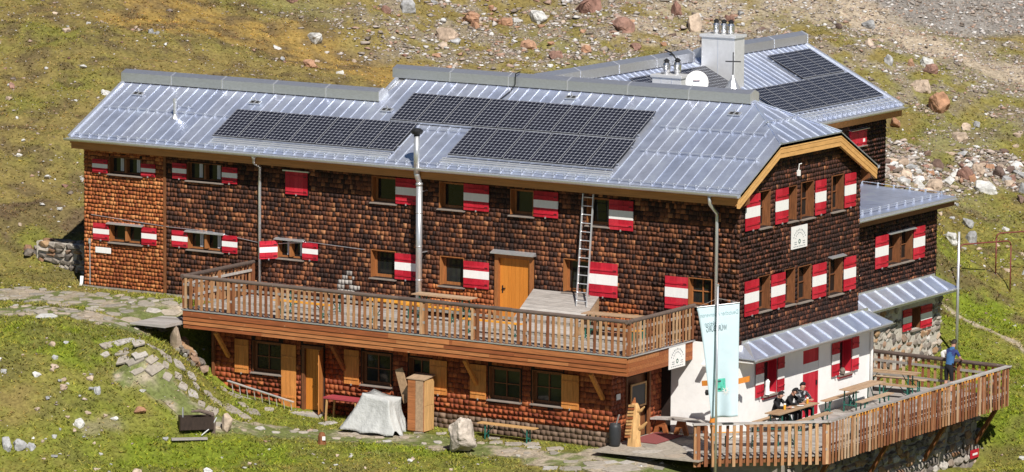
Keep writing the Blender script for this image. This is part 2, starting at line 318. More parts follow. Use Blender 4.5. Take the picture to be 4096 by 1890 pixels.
def path_mask(x, y):
    n = (fbm(x,y,1.3,33)-.5)*1.1
    m = np.maximum(1.2-line_d(x,y,YARD), .75-line_d(x,y,YARD2))
    m = np.maximum(m, .52-line_d(x,y,TRAIL)); m = np.maximum(m, .62-line_d(x,y,FRONT)); m = np.maximum(m, .5-line_d(x,y,FRONT2))
    m = np.maximum(m, .75-line_d(x,y,[(-2.6,-4.0),(0.3,-4.3)]))
    return m+n*.8
def st(x, y):
    dx, dy = x-C2[0], y-C2[1]; return dx*H2[0]+dy*H2[1], dx*R2[0]+dy*R2[1]
def ground_color(x, y):
    """colour of the growth on the ground and the density of loose stones"""
    s, t = st(x, y); n1 = fbm(x,y,.35,41); n2 = fbm(x,y,1.4,47); n3 = fbm(x,y,5,51,3)
    px = t/s   # bearing from the valley side
    dry = np.array([.215,.168,.058]); gold = np.array([.31,.205,.062]); green = np.array([.150,.188,.020]); brown = np.array([.128,.092,.050]); grav = np.array([.25,.21,.15]); tan = np.array([.40,.33,.245]); scree = np.array([.235,.215,.195])
    gr = .68*sstep(166,158,s)+.08
    gr = np.maximum(gr, .85*sstep(8,12,t)*sstep(176,166,s)); gr = np.maximum(gr, .32*sstep(176,166,s)); gr = np.maximum(gr, .34*sstep(-6,2,t)*sstep(199,184,s)); gr = gr+(n1-.5)*1.5+(n2-.5)*1.1
    gr = np.maximum(gr, blob(x,y,[(-19.8,-8.0),(-19.7,-7.4),(-15.1,-10.4),(-13.5,-10.0),(-12,-8),(-2.1,21.8),(1,17.6),(3.4,12.6),(-2.8,22.3),(5,8)],1.5))
    gr = np.clip(gr, 0, 1)[:,None]
    c = dry*(1-gr)+green*gr
    gd = blob(x,y,[(-39.6,23.0),(-37.8,24.6),(-35.7,26.0),(-32.4,26.4),(-30.7,26.7),(-40.1,25.3),(-34,26)],2.4)[:,None]*.85
    c = c*(1-gd)+gold*gd
    br = np.clip(sstep(.46,.68,n2)*(.46+.34*sstep(158,166,s))+blob(x,y,[(-31.3,3.5),(-30.9,4.4),(-29.6,4.0)],1.0)*.7, 0, 1)[:,None]
    c = c*(1-br)+brown*br
    g = sstep(183,188,s+(n1-.5)*8)*sstep(-9,-4,t+(n1-.5)*6)*sstep(.45,.60,n2+.04)
    g = np.maximum(g, .55*sstep(.55,.72,n1)*sstep(172,180,s)*sstep(-12,-6,t))
    g = np.maximum(g, blob(x,y,[(-11.7,33.5),(-10,31.1),(-9.5,31.2),(-8.7,33.9),(-7.6,34.9),(-9,35.7),(-11,32.4),(-6.6,36)],1.5))
    g = np.maximum(g, blob(x,y,[(-16.9,-10.1),(-17.1,-10.7)],.5)*.7)
    sc = sstep(13,15.5,t+(n1-.5)*5)*sstep(194.3,195.6,s+(n1-.5)*2.0+(t-16)*.25)
    gg = g[:,None]; c = c*(1-gg*.8)+grav*gg*.8
    c = c*(1-sc[:,None])+scree*sc[:,None]
    tn = np.maximum(sstep(1.5,.7,line_d(x,y,[(-20,45.5),(-18,44.6),(-16,43.9),(-13.8,44),(-11.9,44.4),(-5,46)])+(n2-.5)*1.6), blob(x,y,[(-25.1,38.3),(-22.6,44.2),(-25.2,41.4),(-24,42.5)],2.2)*.7*sstep(.35,.6,n2+.1))
    tn = np.maximum(tn, sstep(.35,.1,line_d(x,y,[(-3.4,21.2),(-2.2,21),(-1,20.7),(1,19.6)])*1.7+(n2-.5)*.5))
    c = c*(1-tn[:,None])+tan*tn[:,None]
    pm = sstep(-.12,.3,path_mask(x,y)); c = c*(1-pm[:,None]*.8)+np.array([.34,.28,.21])*pm[:,None]*.8
    c = c*(.72+.56*n3)[:,None]
    dens = np.clip(.08+.95*g+.9*sc+.24*sstep(160,170,s)+.5*sstep(.6,.8,n2)-gd[:,0]*.25, 0, 1.2)
    return np.clip(c, .005, .8), dens, gr[:,0]*(1-g)*(1-sc)*(1-tn)*(1-pm), np.clip((1-.8*g)*(1-sc)*(1-tn)*(1-pm*.9), 0, 1)

def mesh_arrays(name, verts, faces, mat, cols=None):
    me = bpy.data.meshes.new(name); faces = np.asarray(faces, np.int32); k = faces.shape[1]
    me.vertices.add(len(verts)); me.vertices.foreach_set('co', np.asarray(verts, np.float32).ravel())
    me.loops.add(faces.size); me.loops.foreach_set('vertex_index', faces.ravel())
    me.polygons.add(len(faces)); me.polygons.foreach_set('loop_start', np.arange(0, faces.size, k, dtype=np.int32))
    try: me.polygons.foreach_set('loop_total', np.full(len(faces), k, np.int32))
    except Exception: pass
    me.materials.append(mat)
    if cols is not None:
        a = me.color_attributes.new('gcol', 'FLOAT_COLOR', 'POINT'); a.data.foreach_set('color', np.c_[cols, np.ones(len(cols))].astype(np.float32).ravel())
    me.update(calc_edges=True); me.validate(); return me

def ground_material(name, bump=.03, rough=.95, fine=1.0):
    m = bpy.data.materials.new(name); m.use_nodes = True; t = m.node_tree; N, Lk = t.nodes, t.links; p = N['Principled BSDF']
    p.inputs['Roughness'].default_value = rough; p.inputs['Specular IOR Level'].default_value = .1
    at = N.new('ShaderNodeAttribute'); at.attribute_name = 'gcol'; geo = N.new('ShaderNodeNewGeometry')
    nz = N.new('ShaderNodeTexNoise'); nz.inputs['Scale'].default_value = 7.5; nz.inputs['Detail'].default_value = 7; nz.inputs['Roughness'].default_value = .72; Lk.new(geo.outputs['Position'], nz.inputs['Vector'])
    mr = N.new('ShaderNodeMapRange'); mr.inputs[1].default_value = .28; mr.inputs[2].default_value = .72; mr.inputs[3].default_value = 1-.55*fine; mr.inputs[4].default_value = 1+.5*fine; Lk.new(nz.outputs[0], mr.inputs[0])
    mx = N.new('ShaderNodeMix'); mx.data_type = 'RGBA'; mx.blend_type = 'MULTIPLY'; mx.inputs[0].default_value = 1; Lk.new(at.outputs['Color'], mx.inputs[6]); Lk.new(mr.outputs[0], mx.inputs[7])
    out = mx.outputs[2]
    if fine > .5:
        n2 = N.new('ShaderNodeTexNoise'); n2.inputs['Scale'].default_value = 3.1; n2.inputs['Detail'].default_value = 6; n2.inputs['Roughness'].default_value = .7; Lk.new(geo.outputs['Position'], n2.inputs['Vector'])
        m2 = N.new('ShaderNodeMapRange'); m2.inputs[1].default_value = .58; m2.inputs[2].default_value = .68; m2.inputs[4].default_value = .45; Lk.new(n2.outputs[0], m2.inputs[0])
        x2 = N.new('ShaderNodeMix'); x2.data_type = 'RGBA'; Lk.new(m2.outputs[0], x2.inputs[0]); Lk.new(out, x2.inputs[6]); x2.inputs[7].default_value = (.075,.062,.03,1); out = x2.outputs[2]
    Lk.new(out, p.inputs['Base Color'])
    bn = N.new('ShaderNodeBump'); bn.inputs['Distance'].default_value = bump; Lk.new(nz.outputs[0], bn.inputs['Height']); Lk.new(bn.outputs[0], p.inputs['Normal'])
    return m
K['ground'] = ground_material('ground'); K['grass'] = ground_material('grass_blades', bump=0, fine=.25)

def axis_grid(lo, hi, step, outs_lo, outs_hi): return np.concatenate([outs_lo, np.arange(lo, hi, step), outs_hi])
gs = axis_grid(136, 203, .21, np.array([-500,-200,-50,30,70,95,110,120,127,132]), np.array([205,209,216,226,240,260,300,380,520,800]))
gt = axis_grid(-31, 31, .21, np.array([-600,-300,-160,-100,-75,-58,-46,-38,-34]), np.array([34,38,46,58,75,100,160,300,600]))
SS, TT = np.meshgrid(gs, gt, indexing='ij'); gx = (C2[0]+H2[0]*SS+R2[0]*TT).ravel(); gy = (C2[1]+H2[1]*SS+R2[1]*TT).ravel()
gzv = ground_z(gx, gy); ni, nj = len(gs), len(gt)
ii, jj = np.meshgrid(np.arange(ni-1), np.arange(nj-1), indexing='ij'); q0 = (ii*nj+jj).ravel()
quads = np.c_[q0, q0+nj, q0+nj+1, q0+1][:, ::-1]
gcol, gdens, ggreen, ggrass = ground_color(gx, gy)
me = mesh_arrays('ground', np.c_[gx, gy, gzv], quads, K['ground'], gcol)
me.polygons.foreach_set('use_smooth', [True]*len(me.polygons))
ground = link('ground', me); ground['kind'] = 'structure'

def inside(x, y):
    b = np.zeros(len(x), bool)
    for x0, x1, y0, y1 in [(-25.7,.3,-.15,8.1), (-18.3,-2.5,-3.35,0), (-2.9,.9,-3.4,0), (-14,-6.3,6,22.3), (-7,-1.8,8,17.4), (.1,3.2,-2.3,11.6)]: b |= (x > x0) & (x < x1) & (y > y0) & (y < y1)
    return b
def scatter(n, s0=139, s1=200, t0=-27, t1=27):
    s = nrng.uniform(s0, s1, n); t = nrng.uniform(t0, t1, n); x = C2[0]+H2[0]*s+R2[0]*t; y = C2[1]+H2[1]*s+R2[1]*t
    k = ~inside(x, y) & (pad_dist(x, y) < 60); return x[k], y[k]

# grass tufts: short blades, one mass nobody could count
x, y = scatter(310000); c, d, g, gra = ground_color(x, y); k = nrng.random(len(x)) < (.16+.75*gra*(.3+.7*g)); x, y, c, g = x[k], y[k], c[k], g[k]
z = ground_z(x, y); n = len(x); nb = 3; vs = np.empty((n, nb*3, 3), np.float32)
for b in range(nb):
    a = nrng.uniform(0, 2*np.pi, n); w = nrng.uniform(.014,.035, n); hgt = nrng.uniform(.03,.085, n)*(.6+.7*g); lean = nrng.uniform(.06,.17, n); o = nrng.uniform(-.08,.08, (2, n)); la = nrng.uniform(0, 2*np.pi, n)
    vs[:,b*3,:] = np.c_[x+o[0]-np.cos(a)*w, y+o[1]-np.sin(a)*w, z-.02]; vs[:,b*3+1,:] = np.c_[x+o[0]+np.cos(a)*w, y+o[1]+np.sin(a)*w, z-.02]
    vs[:,b*3+2,:] = np.c_[x+o[0]+np.cos(la)*lean, y+o[1]+np.sin(la)*lean, z+hgt]
tint = nrng.uniform(1.0,1.75,(n,1))*np.c_[nrng.uniform(.9,1.25,n), np.ones(n), nrng.uniform(.7,1.2,n)]
o = link('grass', mesh_arrays('grass', vs.reshape(-1,3), np.arange(n*nb*3).reshape(-1,3), K['grass'], np.repeat(np.clip(c*tint,0,.7), nb*3, axis=0))); o['kind'] = 'stuff'; o['label'] = 'short alpine grass covering the slopes and meadow around the hut'

# rock shapes: convex hulls of jittered points
def hull(npts, flat=1.0, box=.0, seed=0, sub=0, rough=.08):
    r = random.Random(seed); bm = bmesh.new()
    for i in range(npts):
        v = Vector((r.gauss(0,1), r.gauss(0,1), r.gauss(0,1))).normalized()
        if box: m = max(abs(v.x), abs(v.y), abs(v.z)); v = v*(1-box)+v/m*box
        v *= r.uniform(.78,1.0); bm.verts.new((v.x, v.y, v.z*flat))
    res = bmesh.ops.convex_hull(bm, input=bm.verts)
    bmesh.ops.delete(bm, geom=[g for g in res['geom_interior'] if isinstance(g, bmesh.types.BMVert)], context='VERTS')
    if sub:
        bmesh.ops.bevel(bm, geom=bm.edges[:], offset=.06, segments=1, affect='EDGES')
        bmesh.ops.triangulate(bm, faces=bm.faces); bmesh.ops.subdivide_edges(bm, edges=bm.edges[:], cuts=sub, use_grid_fill=True)
        from mathutils import noise as mn
        for v in bm.verts:
            q = v.co*2.2+Vector((seed*3.1, seed, 0)); v.co += v.co.normalized()*(mn.noise(q)*rough+mn.noise(q*2.7)*rough*.5)
    bmesh.ops.triangulate(bm, faces=bm.faces); bm.verts.index_update()
    return bm
def hull_mesh(name, mat, **kw):
    bm = hull(**kw); me = bpy.data.meshes.new(name); bmesh.ops.recalc_face_normals(bm, faces=bm.faces); bm.to_mesh(me); bm.free(); me.materials.append(mat); return me
def hull_arrays(**kw):
    bm = hull(**kw); bmesh.ops.recalc_face_normals(bm, faces=bm.faces); v = np.array([q.co[:] for q in bm.verts]); f = np.array([[q.index for q in p.verts] for p in bm.faces]); bm.free(); return v, f
def stones_arrays(x, y, z, size, flat=.6):
    """many small stones in one array set"""
    V_, F_, off = [], [], 0
    var = [hull_arrays(npts=9, flat=.62, seed=s) for s in range(6)]; pick = nrng.integers(0, 6, len(x))
    for k, (v, f) in enumerate(var):
        i = np.where(pick == k)[0]; n = len(i)
        if not n: continue
        a = nrng.uniform(0, 2*np.pi, n); ca, sa = np.cos(a), np.sin(a); ex = nrng.uniform(.7,1.35, n)
        px = v[None,:,0]*ex[:,None]; py = v[None,:,1]/ex[:,None]
        X = (px*ca[:,None]-py*sa[:,None])*size[i,None]+x[i,None]; Y = (px*sa[:,None]+py*ca[:,None])*size[i,None]+y[i,None]; Z_ = v[None,:,2]*size[i,None]*nrng.uniform(.7,1.2,n)[:,None]+z[i,None]
        V_.append(np.stack([X,Y,Z_], 2).reshape(-1,3)); F_.append((f[None]+(np.arange(n)*len(v))[:,None,None]+off).reshape(-1,3)); off += n*len(v)
    return np.concatenate(V_), np.concatenate(F_)
x, y = scatter(210000); xa, ya = scatter(170000, 178, 201, -14, 27); x = np.r_[x, xa]; y = np.r_[y, ya]; c, d, g, gra = ground_color(x, y); k = nrng.random(len(x)) < np.where(np.arange(len(x)) < len(x)-len(xa), d*.27, .42*np.clip(d-.55,0,1)); x, y, d = x[k], y[k], d[k]
size = np.minimum(.022+nrng.exponential(.030, len(x))*(.55+.6*np.minimum(d,1)), .16); v, f = stones_arrays(x, y, ground_z(x, y)+size*.12, size)
xr, yr = scatter(60000, 172, 200, -8, 27); rb = np.maximum(blob(xr,yr,[(-11.7,33.5),(-10,31.1),(-9.5,31.2),(-8.7,33.9),(-7.6,34.9),(-9,35.7),(-11,32.4),(-6.6,36),(-10.5,30.4)],1.35), .22*blob(xr,yr,[(-31,31),(-29,35),(-27,37),(-33,30),(-30,38),(-25,40),(-32,35),(-28,33)],2.6)); kk = nrng.random(len(xr)) < rb*.8
xr, yr = xr[kk], yr[kk]; sr_ = np.clip(.04+nrng.exponential(.045, len(xr)), .04, .24); v2, f2 = stones_arrays(xr, yr, ground_z(xr, yr)+sr_*.25, sr_); f = np.concatenate([f, f2+len(v)]); v = np.concatenate([v, v2])
o = link('gravel', mesh_arrays('gravel', v, f, K['gravel'])); o['kind'] = 'stuff'; o['label'] = 'loose pale pebbles and small stones strewn over the slopes'

# boulders one can tell apart
BOULDERS = [
(-33.8,32.6,0.66,0.63,'g','upright light grey boulder alone on the slope above the long ridge'),
(-34.2,31.6,0.43,0.40,'r','small reddish brown boulder left of the upright grey one on the slope'),
(-28.7,38.4,1.18,0.82,'r','largest red brown boulder at the top edge of the slope'),
(-30.0,36.6,0.84,0.61,'p','rounded whitish boulder in the scree at the top middle'),
(-30.8,35.3,0.61,0.35,'o','orange boulder just left of the rounded whitish one'),
(-31.6,33.9,0.96,0.46,'o','long orange boulder uphill of the tan slab on the slope'),
(-31.2,33.6,0.46,0.30,'o','small orange rock leaning on the long orange boulder'),
(-31.4,31.8,0.93,0.66,'t','broad tan slab boulder on the slope above the main roof'),
(-31.1,31.0,0.50,0.30,'t','small pinkish rock below the broad tan slab'),
(-28.4,33.3,0.66,0.38,'o','half orange half dark boulder above the chimney end of the ridge'),
(-26.4,34.4,0.54,0.30,'o','small orange boulder lying just above the rear roof ridge'),
(-26.5,37.4,1.06,0.51,'r','long flat brown boulder in the scree at the top middle'),
(-26.9,32.9,0.62,0.28,'r','low dark red rock half hidden by the rear roof ridge'),
(-25.1,36.1,0.44,0.24,'r','dark red rock resting against the line of the rear roof'),
(-25.9,40.7,0.54,0.64,'r','upright red brown rock above the small chimney'),
(-23.8,41.5,0.47,0.43,'r','dark red rock seen behind the triple chimney cowls'),
(-24.3,39.5,0.80,0.84,'t','big tan boulder left of the triple chimney cowls'),
(-37.8,30.0,0.63,0.37,'r','red rock at the top edge above the golden hump'),
(-36.7,31.3,0.73,0.35,'d','dark brown rock at the top edge right of the red one'),
(-34.8,27.4,0.82,0.28,'p','low pale rock with greenish cast on the golden hump'),
(-32.5,23.7,0.56,0.35,'o','orange rock just above the end of the lower ridge'),
(-35.1,25.2,0.41,0.22,'p','pale rock on the brow right of the golden hump'),
(-38.7,12.9,0.30,0.26,'r','small red rock at the left edge of the hillside'),
(-35.2,14.1,0.43,0.23,'p','flat pale stone left of the lower ridge end'),
(-19.0,44.6,0.64,0.43,'g','grey boulder on the track edge at upper right'),
(-19.5,43.0,0.35,0.31,'d','dark brown rock right of the rear ridge end'),
(-17.4,41.8,0.53,0.38,'t','dull tan rock on the slope right of the rear ridge'),
(-15.9,40.5,0.36,0.50,'g','upright grey rock on the slope right of the rear roof'),
(-15.3,41.3,0.30,0.36,'o','narrow orange rock beside the pale block at upper right'),
(-14.9,41.9,0.62,0.52,'p','pale block with an orange top near the grey scree'),
(-14.3,41.1,0.68,0.40,'r','red brown rock below the pale block at upper right'),
(-14.0,39.7,0.87,0.52,'t','flat tan boulder directly above the big orange one'),
(-12.7,38.7,1.03,0.89,'o','biggest orange red boulder right of the rear roof corner'),
(-13.4,36.3,0.45,0.49,'o','orange rock peeping out behind the rear wing corner'),
(-11.3,38.2,0.41,0.31,'t','rounded tan boulder on the grass right of the big orange one'),
(-10.9,36.9,0.72,0.33,'t','flat long tan boulder in the meadow above the rubble'),
(-11.1,38.8,0.33,0.31,'g','grey and orange rock at the right on the grass slope'),
(-9.1,38.2,0.31,0.21,'t','little pale orange rock near the right edge'),
(-9.1,37.2,0.47,0.27,'d','dull brown rock above the rubble band at the right edge'),
(-10.1,33.6,0.42,0.46,'d','dark purple brown rock in the rubble behind the annex'),
(-8.9,33.5,0.71,0.55,'r','red brown block at the head of the right rubble band'),
(-8.7,34.2,0.55,0.52,'t','tan block leaning on the red brown block in the rubble'),
(-9.0,31.1,0.64,0.60,'t','big tan block with dark underside above the annex roof'),
(-10.1,30.9,0.47,0.43,'t','tan angular block next to the rear wing wall'),
(-7.9,34.3,0.61,0.46,'d','dark brown and orange block in the right rubble band'),
(-7.4,34.5,0.36,0.32,'r','purple brown stone at the right end of the rubble'),
(-7.7,32.8,0.89,0.40,'p','wide pale slab at the foot of the right rubble band'),
(-6.7,34.0,0.38,0.51,'g','grey block cut by the right edge of the rubble'),
(-9.3,30.5,0.45,0.51,'p','light grey block in the rubble by the annex roof'),
(-6.3,33.0,0.38,0.34,'d','brown stone below the rubble at the right edge'),
(-6.5,29.0,0.41,0.39,'g','light grey pointed rock above the tall pole'),
(-5.8,27.9,0.50,0.57,'g','leaning grey slab behind the near pipe frame'),
(-5.2,25.0,0.69,0.42,'p','flat pale slab set in the grass left of the tall pole top'),
(-5.5,30.1,0.32,0.19,'p','whitish block just above the far pipe frame'),
(-18.6,-13.2,0.36,0.48,'g','big grey rock cut by the left edge at the bottom'),
(-18.3,-12.9,0.50,0.40,'g','grey angular rock second from the left edge at the bottom'),
(-18.0,-12.7,0.36,0.23,'g','small grey rock third from the left edge at the bottom'),
(-17.9,-9.4,0.28,0.28,'g','round grey rock on the bank left of the dirt trail'),
(-18.8,-10.0,0.32,0.19,'t','brownish rock halfway up the left bank'),
(-17.5,-10.9,0.36,0.41,'p','bright white angular rock on the left bank'),
(-16.5,-9.1,0.43,0.22,'o','low red brown rock below the dirt trail'),
(-14.4,-12.1,0.37,0.26,'t','pinkish grey rock at the bottom edge left of the middle'),
(-12.4,-11.1,0.37,0.22,'p','white rounded stone at the bottom edge below the trough'),
(-20.4,-8.5,0.29,0.18,'t','flat tan stone near the crest of the left bank'),
(-6.7,-5.5,0.89,1.17,'b','large pale upright boulder standing in front of the hut')
]
for i, (bx, by, bw, bh, tone, lab) in enumerate(BOULDERS):
    me = hull_mesh('boulder', K['rock_'+tone], npts=26 if bw > .5 else 18, flat=1.0, box=.45, seed=100+i, sub=2, rough=.13)
    zb = gz(bx, by); o = link('boulder', me); dep = bw*rng.uniform(.7,1.0)
    hh = max(bh*.62, bw*.36); o.scale = (bw*.63, dep*.56, hh*1.12); o.rotation_euler = (rng.uniform(-.12,.12), rng.uniform(-.12,.12), -YAW*0-.55+rng.uniform(-.25,.25))
    if tone == 'b': o.scale = (.50,.46,.72); hh = .62; o.rotation_euler = (.06,-.05,-.5)
    o.location = (bx+H2[0]*dep*.3, by+H2[1]*dep*.3, zb+hh*.34 if tone != 'b' else zb+.50)
    tag(o, lab, 'boulder', 'boulders around the hut')

ROCKME = {t: [hull_mesh('rock', K['rock_'+t], npts=14, flat=.7, box=.3, seed=300+s, sub=0) for s in range(4)] for t in 'gportd'}
ZONES = [  # group, label, count, points, spread, size range, tones
 ('rocks on the left bank', 'small % rock half sunk in the green bank below the left yard', 46, [(-18.5,-9.5),(-17.5,-11),(-19.8,-9.8),(-16.5,-10.4),(-17.8,-12.2),(-16,-12.2)], 1.1, (.06,.17), 'ppggtt'),
 ('rocks on the front lawn', 'small % stone lying in the grass at the bottom middle', 22, [(-12,-9.5),(-9.5,-8),(-7.5,-7.5),(-11,-7.2),(-5,-6.3)], 1.2, (.06,.13), 'ppgt'),
 ('rocks on the left hillside', 'small % rock scattered over the hillside above the lower ridge', 48, [(-38,18),(-36,14),(-34,10),(-33,13),(-40,20),(-36,20),(-34,24),(-32,7)], 3.0, (.10,.24), 'ppgttr'),
 ('rocks on the upper slope', '% rock strewn in the scree field above the rear roof', 60, [(-31,31),(-29,35),(-27,37),(-33,30),(-30,38),(-25,40),(-32,35)], 2.2, (.10,.26), 'oorptgd'),
 ('rubble blocks behind the annex', 'angular % block heaped in the rubble behind the annex roof', 110, [(-11,31.8),(-10.2,31),(-9.6,32.6),(-8.6,34),(-7.6,35),(-9,35),(-10.6,33),(-6.8,35.8)], .9, (.10,.36), 'ttppgord'),
 ('rocks in the right meadow', 'small % rock in the meadow to the right of the annex', 34, [(-6,27.5),(-5,29),(-4,26.5),(-7,29),(3.5,14),(5,11),(2.5,17),(-7,38),(-9,40),(-12,39)], 1.6, (.09,.22), 'pgtt'),
]
for grp, lab, cnt, pts, spr, (a, b), tones in ZONES:
    m = 0
    while m < cnt:
        px, py = rng.choice(pts); px += rng.gauss(0, spr*.7); py += rng.gauss(0, spr*.7)
        if inside(np.array([px]), np.array([py]))[0] or pad_dist(np.array([px]), np.array([py]))[0] < .3: continue
        s = rng.uniform(a, b)*rng.uniform(.6,1); tn_ = rng.choice(tones); me = rng.choice(ROCKME[tn_])
        o = place('rock', me, None, (px, py, gz(px, py)+s*.2), (rng.uniform(-.3,.3), rng.uniform(-.3,.3), rng.uniform(0,6.3)), (s*rng.uniform(.8,1.4), s*rng.uniform(.7,1.1), s*rng.uniform(.7,1.15)))
        wd_ = {'g':'grey','p':'pale','t':'tan','o':'orange','r':'reddish','d':'dark brown'}[tn_]; tag(o, lab.replace('%', wd_), 'rock', grp+', '+wd_); m += 1

# trodden path sheet with flat stones laid in it
xs = np.arange(-28, 1.6, .13); ys = np.arange(-9, .4, .13); PX, PY = np.meshgrid(xs, ys, indexing='ij'); px, py = PX.ravel(), PY.ravel()
pm = path_mask(px, py); pm[inside(px, py) & (py > -3.36)] = -1; pz = ground_z(px, py)+.012+np.clip(pm,-.2,.1)*.06
nj = len(ys); ii, jj = np.meshgrid(np.arange(len(xs)-1), np.arange(nj-1), indexing='ij'); q0 = (ii*nj+jj).ravel(); Q = np.c_[q0, q0+nj, q0+nj+1, q0+1]
ok = (pm[Q] > -.05).all(1); Q = Q[ok]; used = np.unique(Q); remap = np.full(len(px), -1); remap[used] = np.arange(len(used))
pc = np.array([.37,.31,.235])*(.7+.6*fbm(px,py,3,61))[:,None]; gmix = (sstep(.38,.56,fbm(px,py,1.3,67))*.9)[:,None]; pc = pc*(1-gmix)+np.array([.12,.15,.035])*gmix
path = link('path', mesh_arrays('path', np.c_[px,py,pz][used], remap[Q], K['ground'], pc[used])); path['kind'] = 'structure'
def slab_mesh(seed):
    r = random.Random(seed); n = r.randint(5,8); mb = MB(); ang = sorted(2*math.pi*(k+r.uniform(-.3,.3))/n for k in range(n))
    rad = [r.uniform(.75,1.05) for _ in ang]; lo = [(math.cos(a)*q, math.sin(a)*q, -1) for a, q in zip(ang, rad)]; mid = [(x_, y_, .6) for x_, y_, _ in lo]; top = [(x_*.9, y_*.9, 1+r.uniform(-.2,.2)) for x_, y_, _ in lo]
    mb.add(lo+mid+top, [tuple(range(2*n, 3*n))]+[(i, (i+1) % n, n+(i+1) % n, n+i) for i in range(n)]+[(n+i, n+(i+1) % n, 2*n+(i+1) % n, 2*n+i) for i in range(n)])
    return mb.mesh('paving_stone', K['flag_stone'])
def block_mesh(seed):      # squarish step slab with broken corners
    r = random.Random(seed); mb = MB(); c = [(-1,-1),(1,-1),(1,1),(-1,1)]; lo = []
    for i, (a, b) in enumerate(c):
        k = r.uniform(.08,.4); na, nb = c[(i+1) % 4]; j = lambda: r.uniform(-.12,.12)
        lo.append((a*(1-.0)+j()+(na-a)*k*.25, b+j()+(nb-b)*k*.25, -1)); lo.append((a+(na-a)*.6+j(), b+(nb-b)*.6+j(), -1))
    n = len(lo); mid = [(x_, y_, .7) for x_, y_, _ in lo]; top = [(x_*.94, y_*.93, 1+r.uniform(-.25,.2)) for x_, y_, _ in lo]
    mb.add(lo+mid+top, [tuple(range(2*n, 3*n))]+[(i, (i+1) % n, n+(i+1) % n, n+i) for i in range(n)]+[(n+i, n+(i+1) % n, 2*n+(i+1) % n, 2*n+i) for i in range(n)])
    return mb.mesh('paving_stone', K['step_stone'])
SLABS = [slab_mesh(s) for s in range(9)]; STEPSLABS = [block_mesh(s) for s in range(20,28)]
for m_ in STEPSLABS: m_.materials[0] = K['step_stone']
done = []
def lay(cx, cy, rx, ry, h=.04, dz=.02, flat=False):
    for ox, oy, orr in done:
        if math.hypot(cx-ox, cy-oy) < (max(rx,ry)+orr)*.78: return False
    if inside(np.array([cx]), np.array([cy]))[0] and cy > -3.4: return False
    done.append((cx, cy, max(rx,ry))); n = Vector((0,0,1)) if flat else gnormal(cx, cy); q = n.to_track_quat('Z','Y').to_matrix()@Matrix.Rotation(rng.uniform(-.5,.5)+.0, 3, 'Z')
    place('paving_stone', rng.choice(SLABS), path, (cx, cy, gz(cx,cy)+dz), q.to_euler(), (rx, ry, h)); return True
for line, w, cnt, (a, b) in ((YARD, 1.3, 330, (.12,.42)), (YARD2, .8, 90, (.12,.34)), (FRONT, .5, 40, (.10,.22))):
    for _ in range(cnt):
        k = rng.randrange(len(line)-1); t = rng.random(); cx = line[k][0]*(1-t)+line[k+1][0]*t+rng.uniform(-w,w); cy = line[k][1]*(1-t)+line[k+1][1]*t+rng.uniform(-w,w); r_ = rng.uniform(a,b); lay(cx, cy, r_*1.2, r_*.8, .03, .018)
STEPS = [(-19.02,-7.30,0.51), (-18.68,-6.97,0.56), (-18.32,-6.75,0.37), (-18.86,-7.67,0.32), (-18.38,-7.38,0.53), (-17.72,-7.44,0.37), (-17.68,-6.82,0.32), (-18.06,-7.65,0.56), (-17.58,-7.59,0.42), (-17.46,-6.57,0.28), (-17.66,-7.75,0.46), (-17.26,-7.39,0.37), (-17.26,-6.56,0.42), (-17.40,-7.95,0.37), (-17.08,-7.51,0.56), (-17.00,-6.99,0.28), (-17.12,-6.12,0.51), (-16.73,-7.29,0.37), (-16.66,-6.78,0.37), (-16.78,-5.90,0.42), (-16.35,-6.93,0.42), (-16.48,-6.07,0.32), (-16.09,-6.77,0.42), (-16.39,-5.55,0.46), (-17.16,-3.67,0.42), (-15.68,-6.87,0.37), (-16.02,-5.67,0.60), (-16.60,-3.79,0.56), (-15.34,-6.78,0.51), (-15.50,-5.58,0.83), (-15.72,-4.54,0.42), (-14.87,-5.66,0.42), (-15.10,-4.86,0.56), (-14.87,-5.66,0.51), (-15.06,-4.01,0.37), (-12.71,-4.07,0.42), (-9.31,-3.95,0.28), (-8.55,-3.83,0.32), (-6.70,-3.62,0.28), (-6.40,-4.02,0.37), (-5.77,-3.98,0.46), (-5.25,-3.78,0.46), (-4.96,-4.07,0.37), (-4.26,-3.98,0.46), (-3.00,-5.08,0.42), (-2.23,-4.96,0.60), (-2.18,-5.40,0.28), (-1.86,-4.61,0.37), (-1.44,-4.35,0.32), (-1.46,-3.42,0.51), (-2.63,-5.68,0.60), (-1.91,-5.23,0.37), (-1.23,-5.04,0.83), (-0.91,-4.25,0.37), (-3.27,-5.85,0.42), (-1.35,-3.35,0.93), (-1.44,-4.35,0.42), (-0.95,-4.28,0.42), (-1.24,-5.04,0.93), (-0.49,-3.99,0.46)]
for cx, cy, w in STEPS:
    n = (gnormal(cx, cy, .5)*.8+Vector((0,0,.2))).normalized(); q = n.to_track_quat('Z','Y').to_matrix()@Matrix.Rotation(.55+rng.uniform(-.2,.2), 3, 'Z'); w = max(w*.66,.22)
    place('paving_stone', rng.choice(STEPSLABS), path, (cx, cy, gz(cx,cy)+.004), q.to_euler(), (w*rng.uniform(.8,.96), w*rng.uniform(.46,.6), .032))
o = place('paving_stone', SLABS[2], path, (-22.3,-6.3,gz(-22.3,-6.3)+.06), (0,0,.5), (.5,.42,.03)); o.data = SLABS[2].copy(); o.data.materials[0] = K['rock_p']

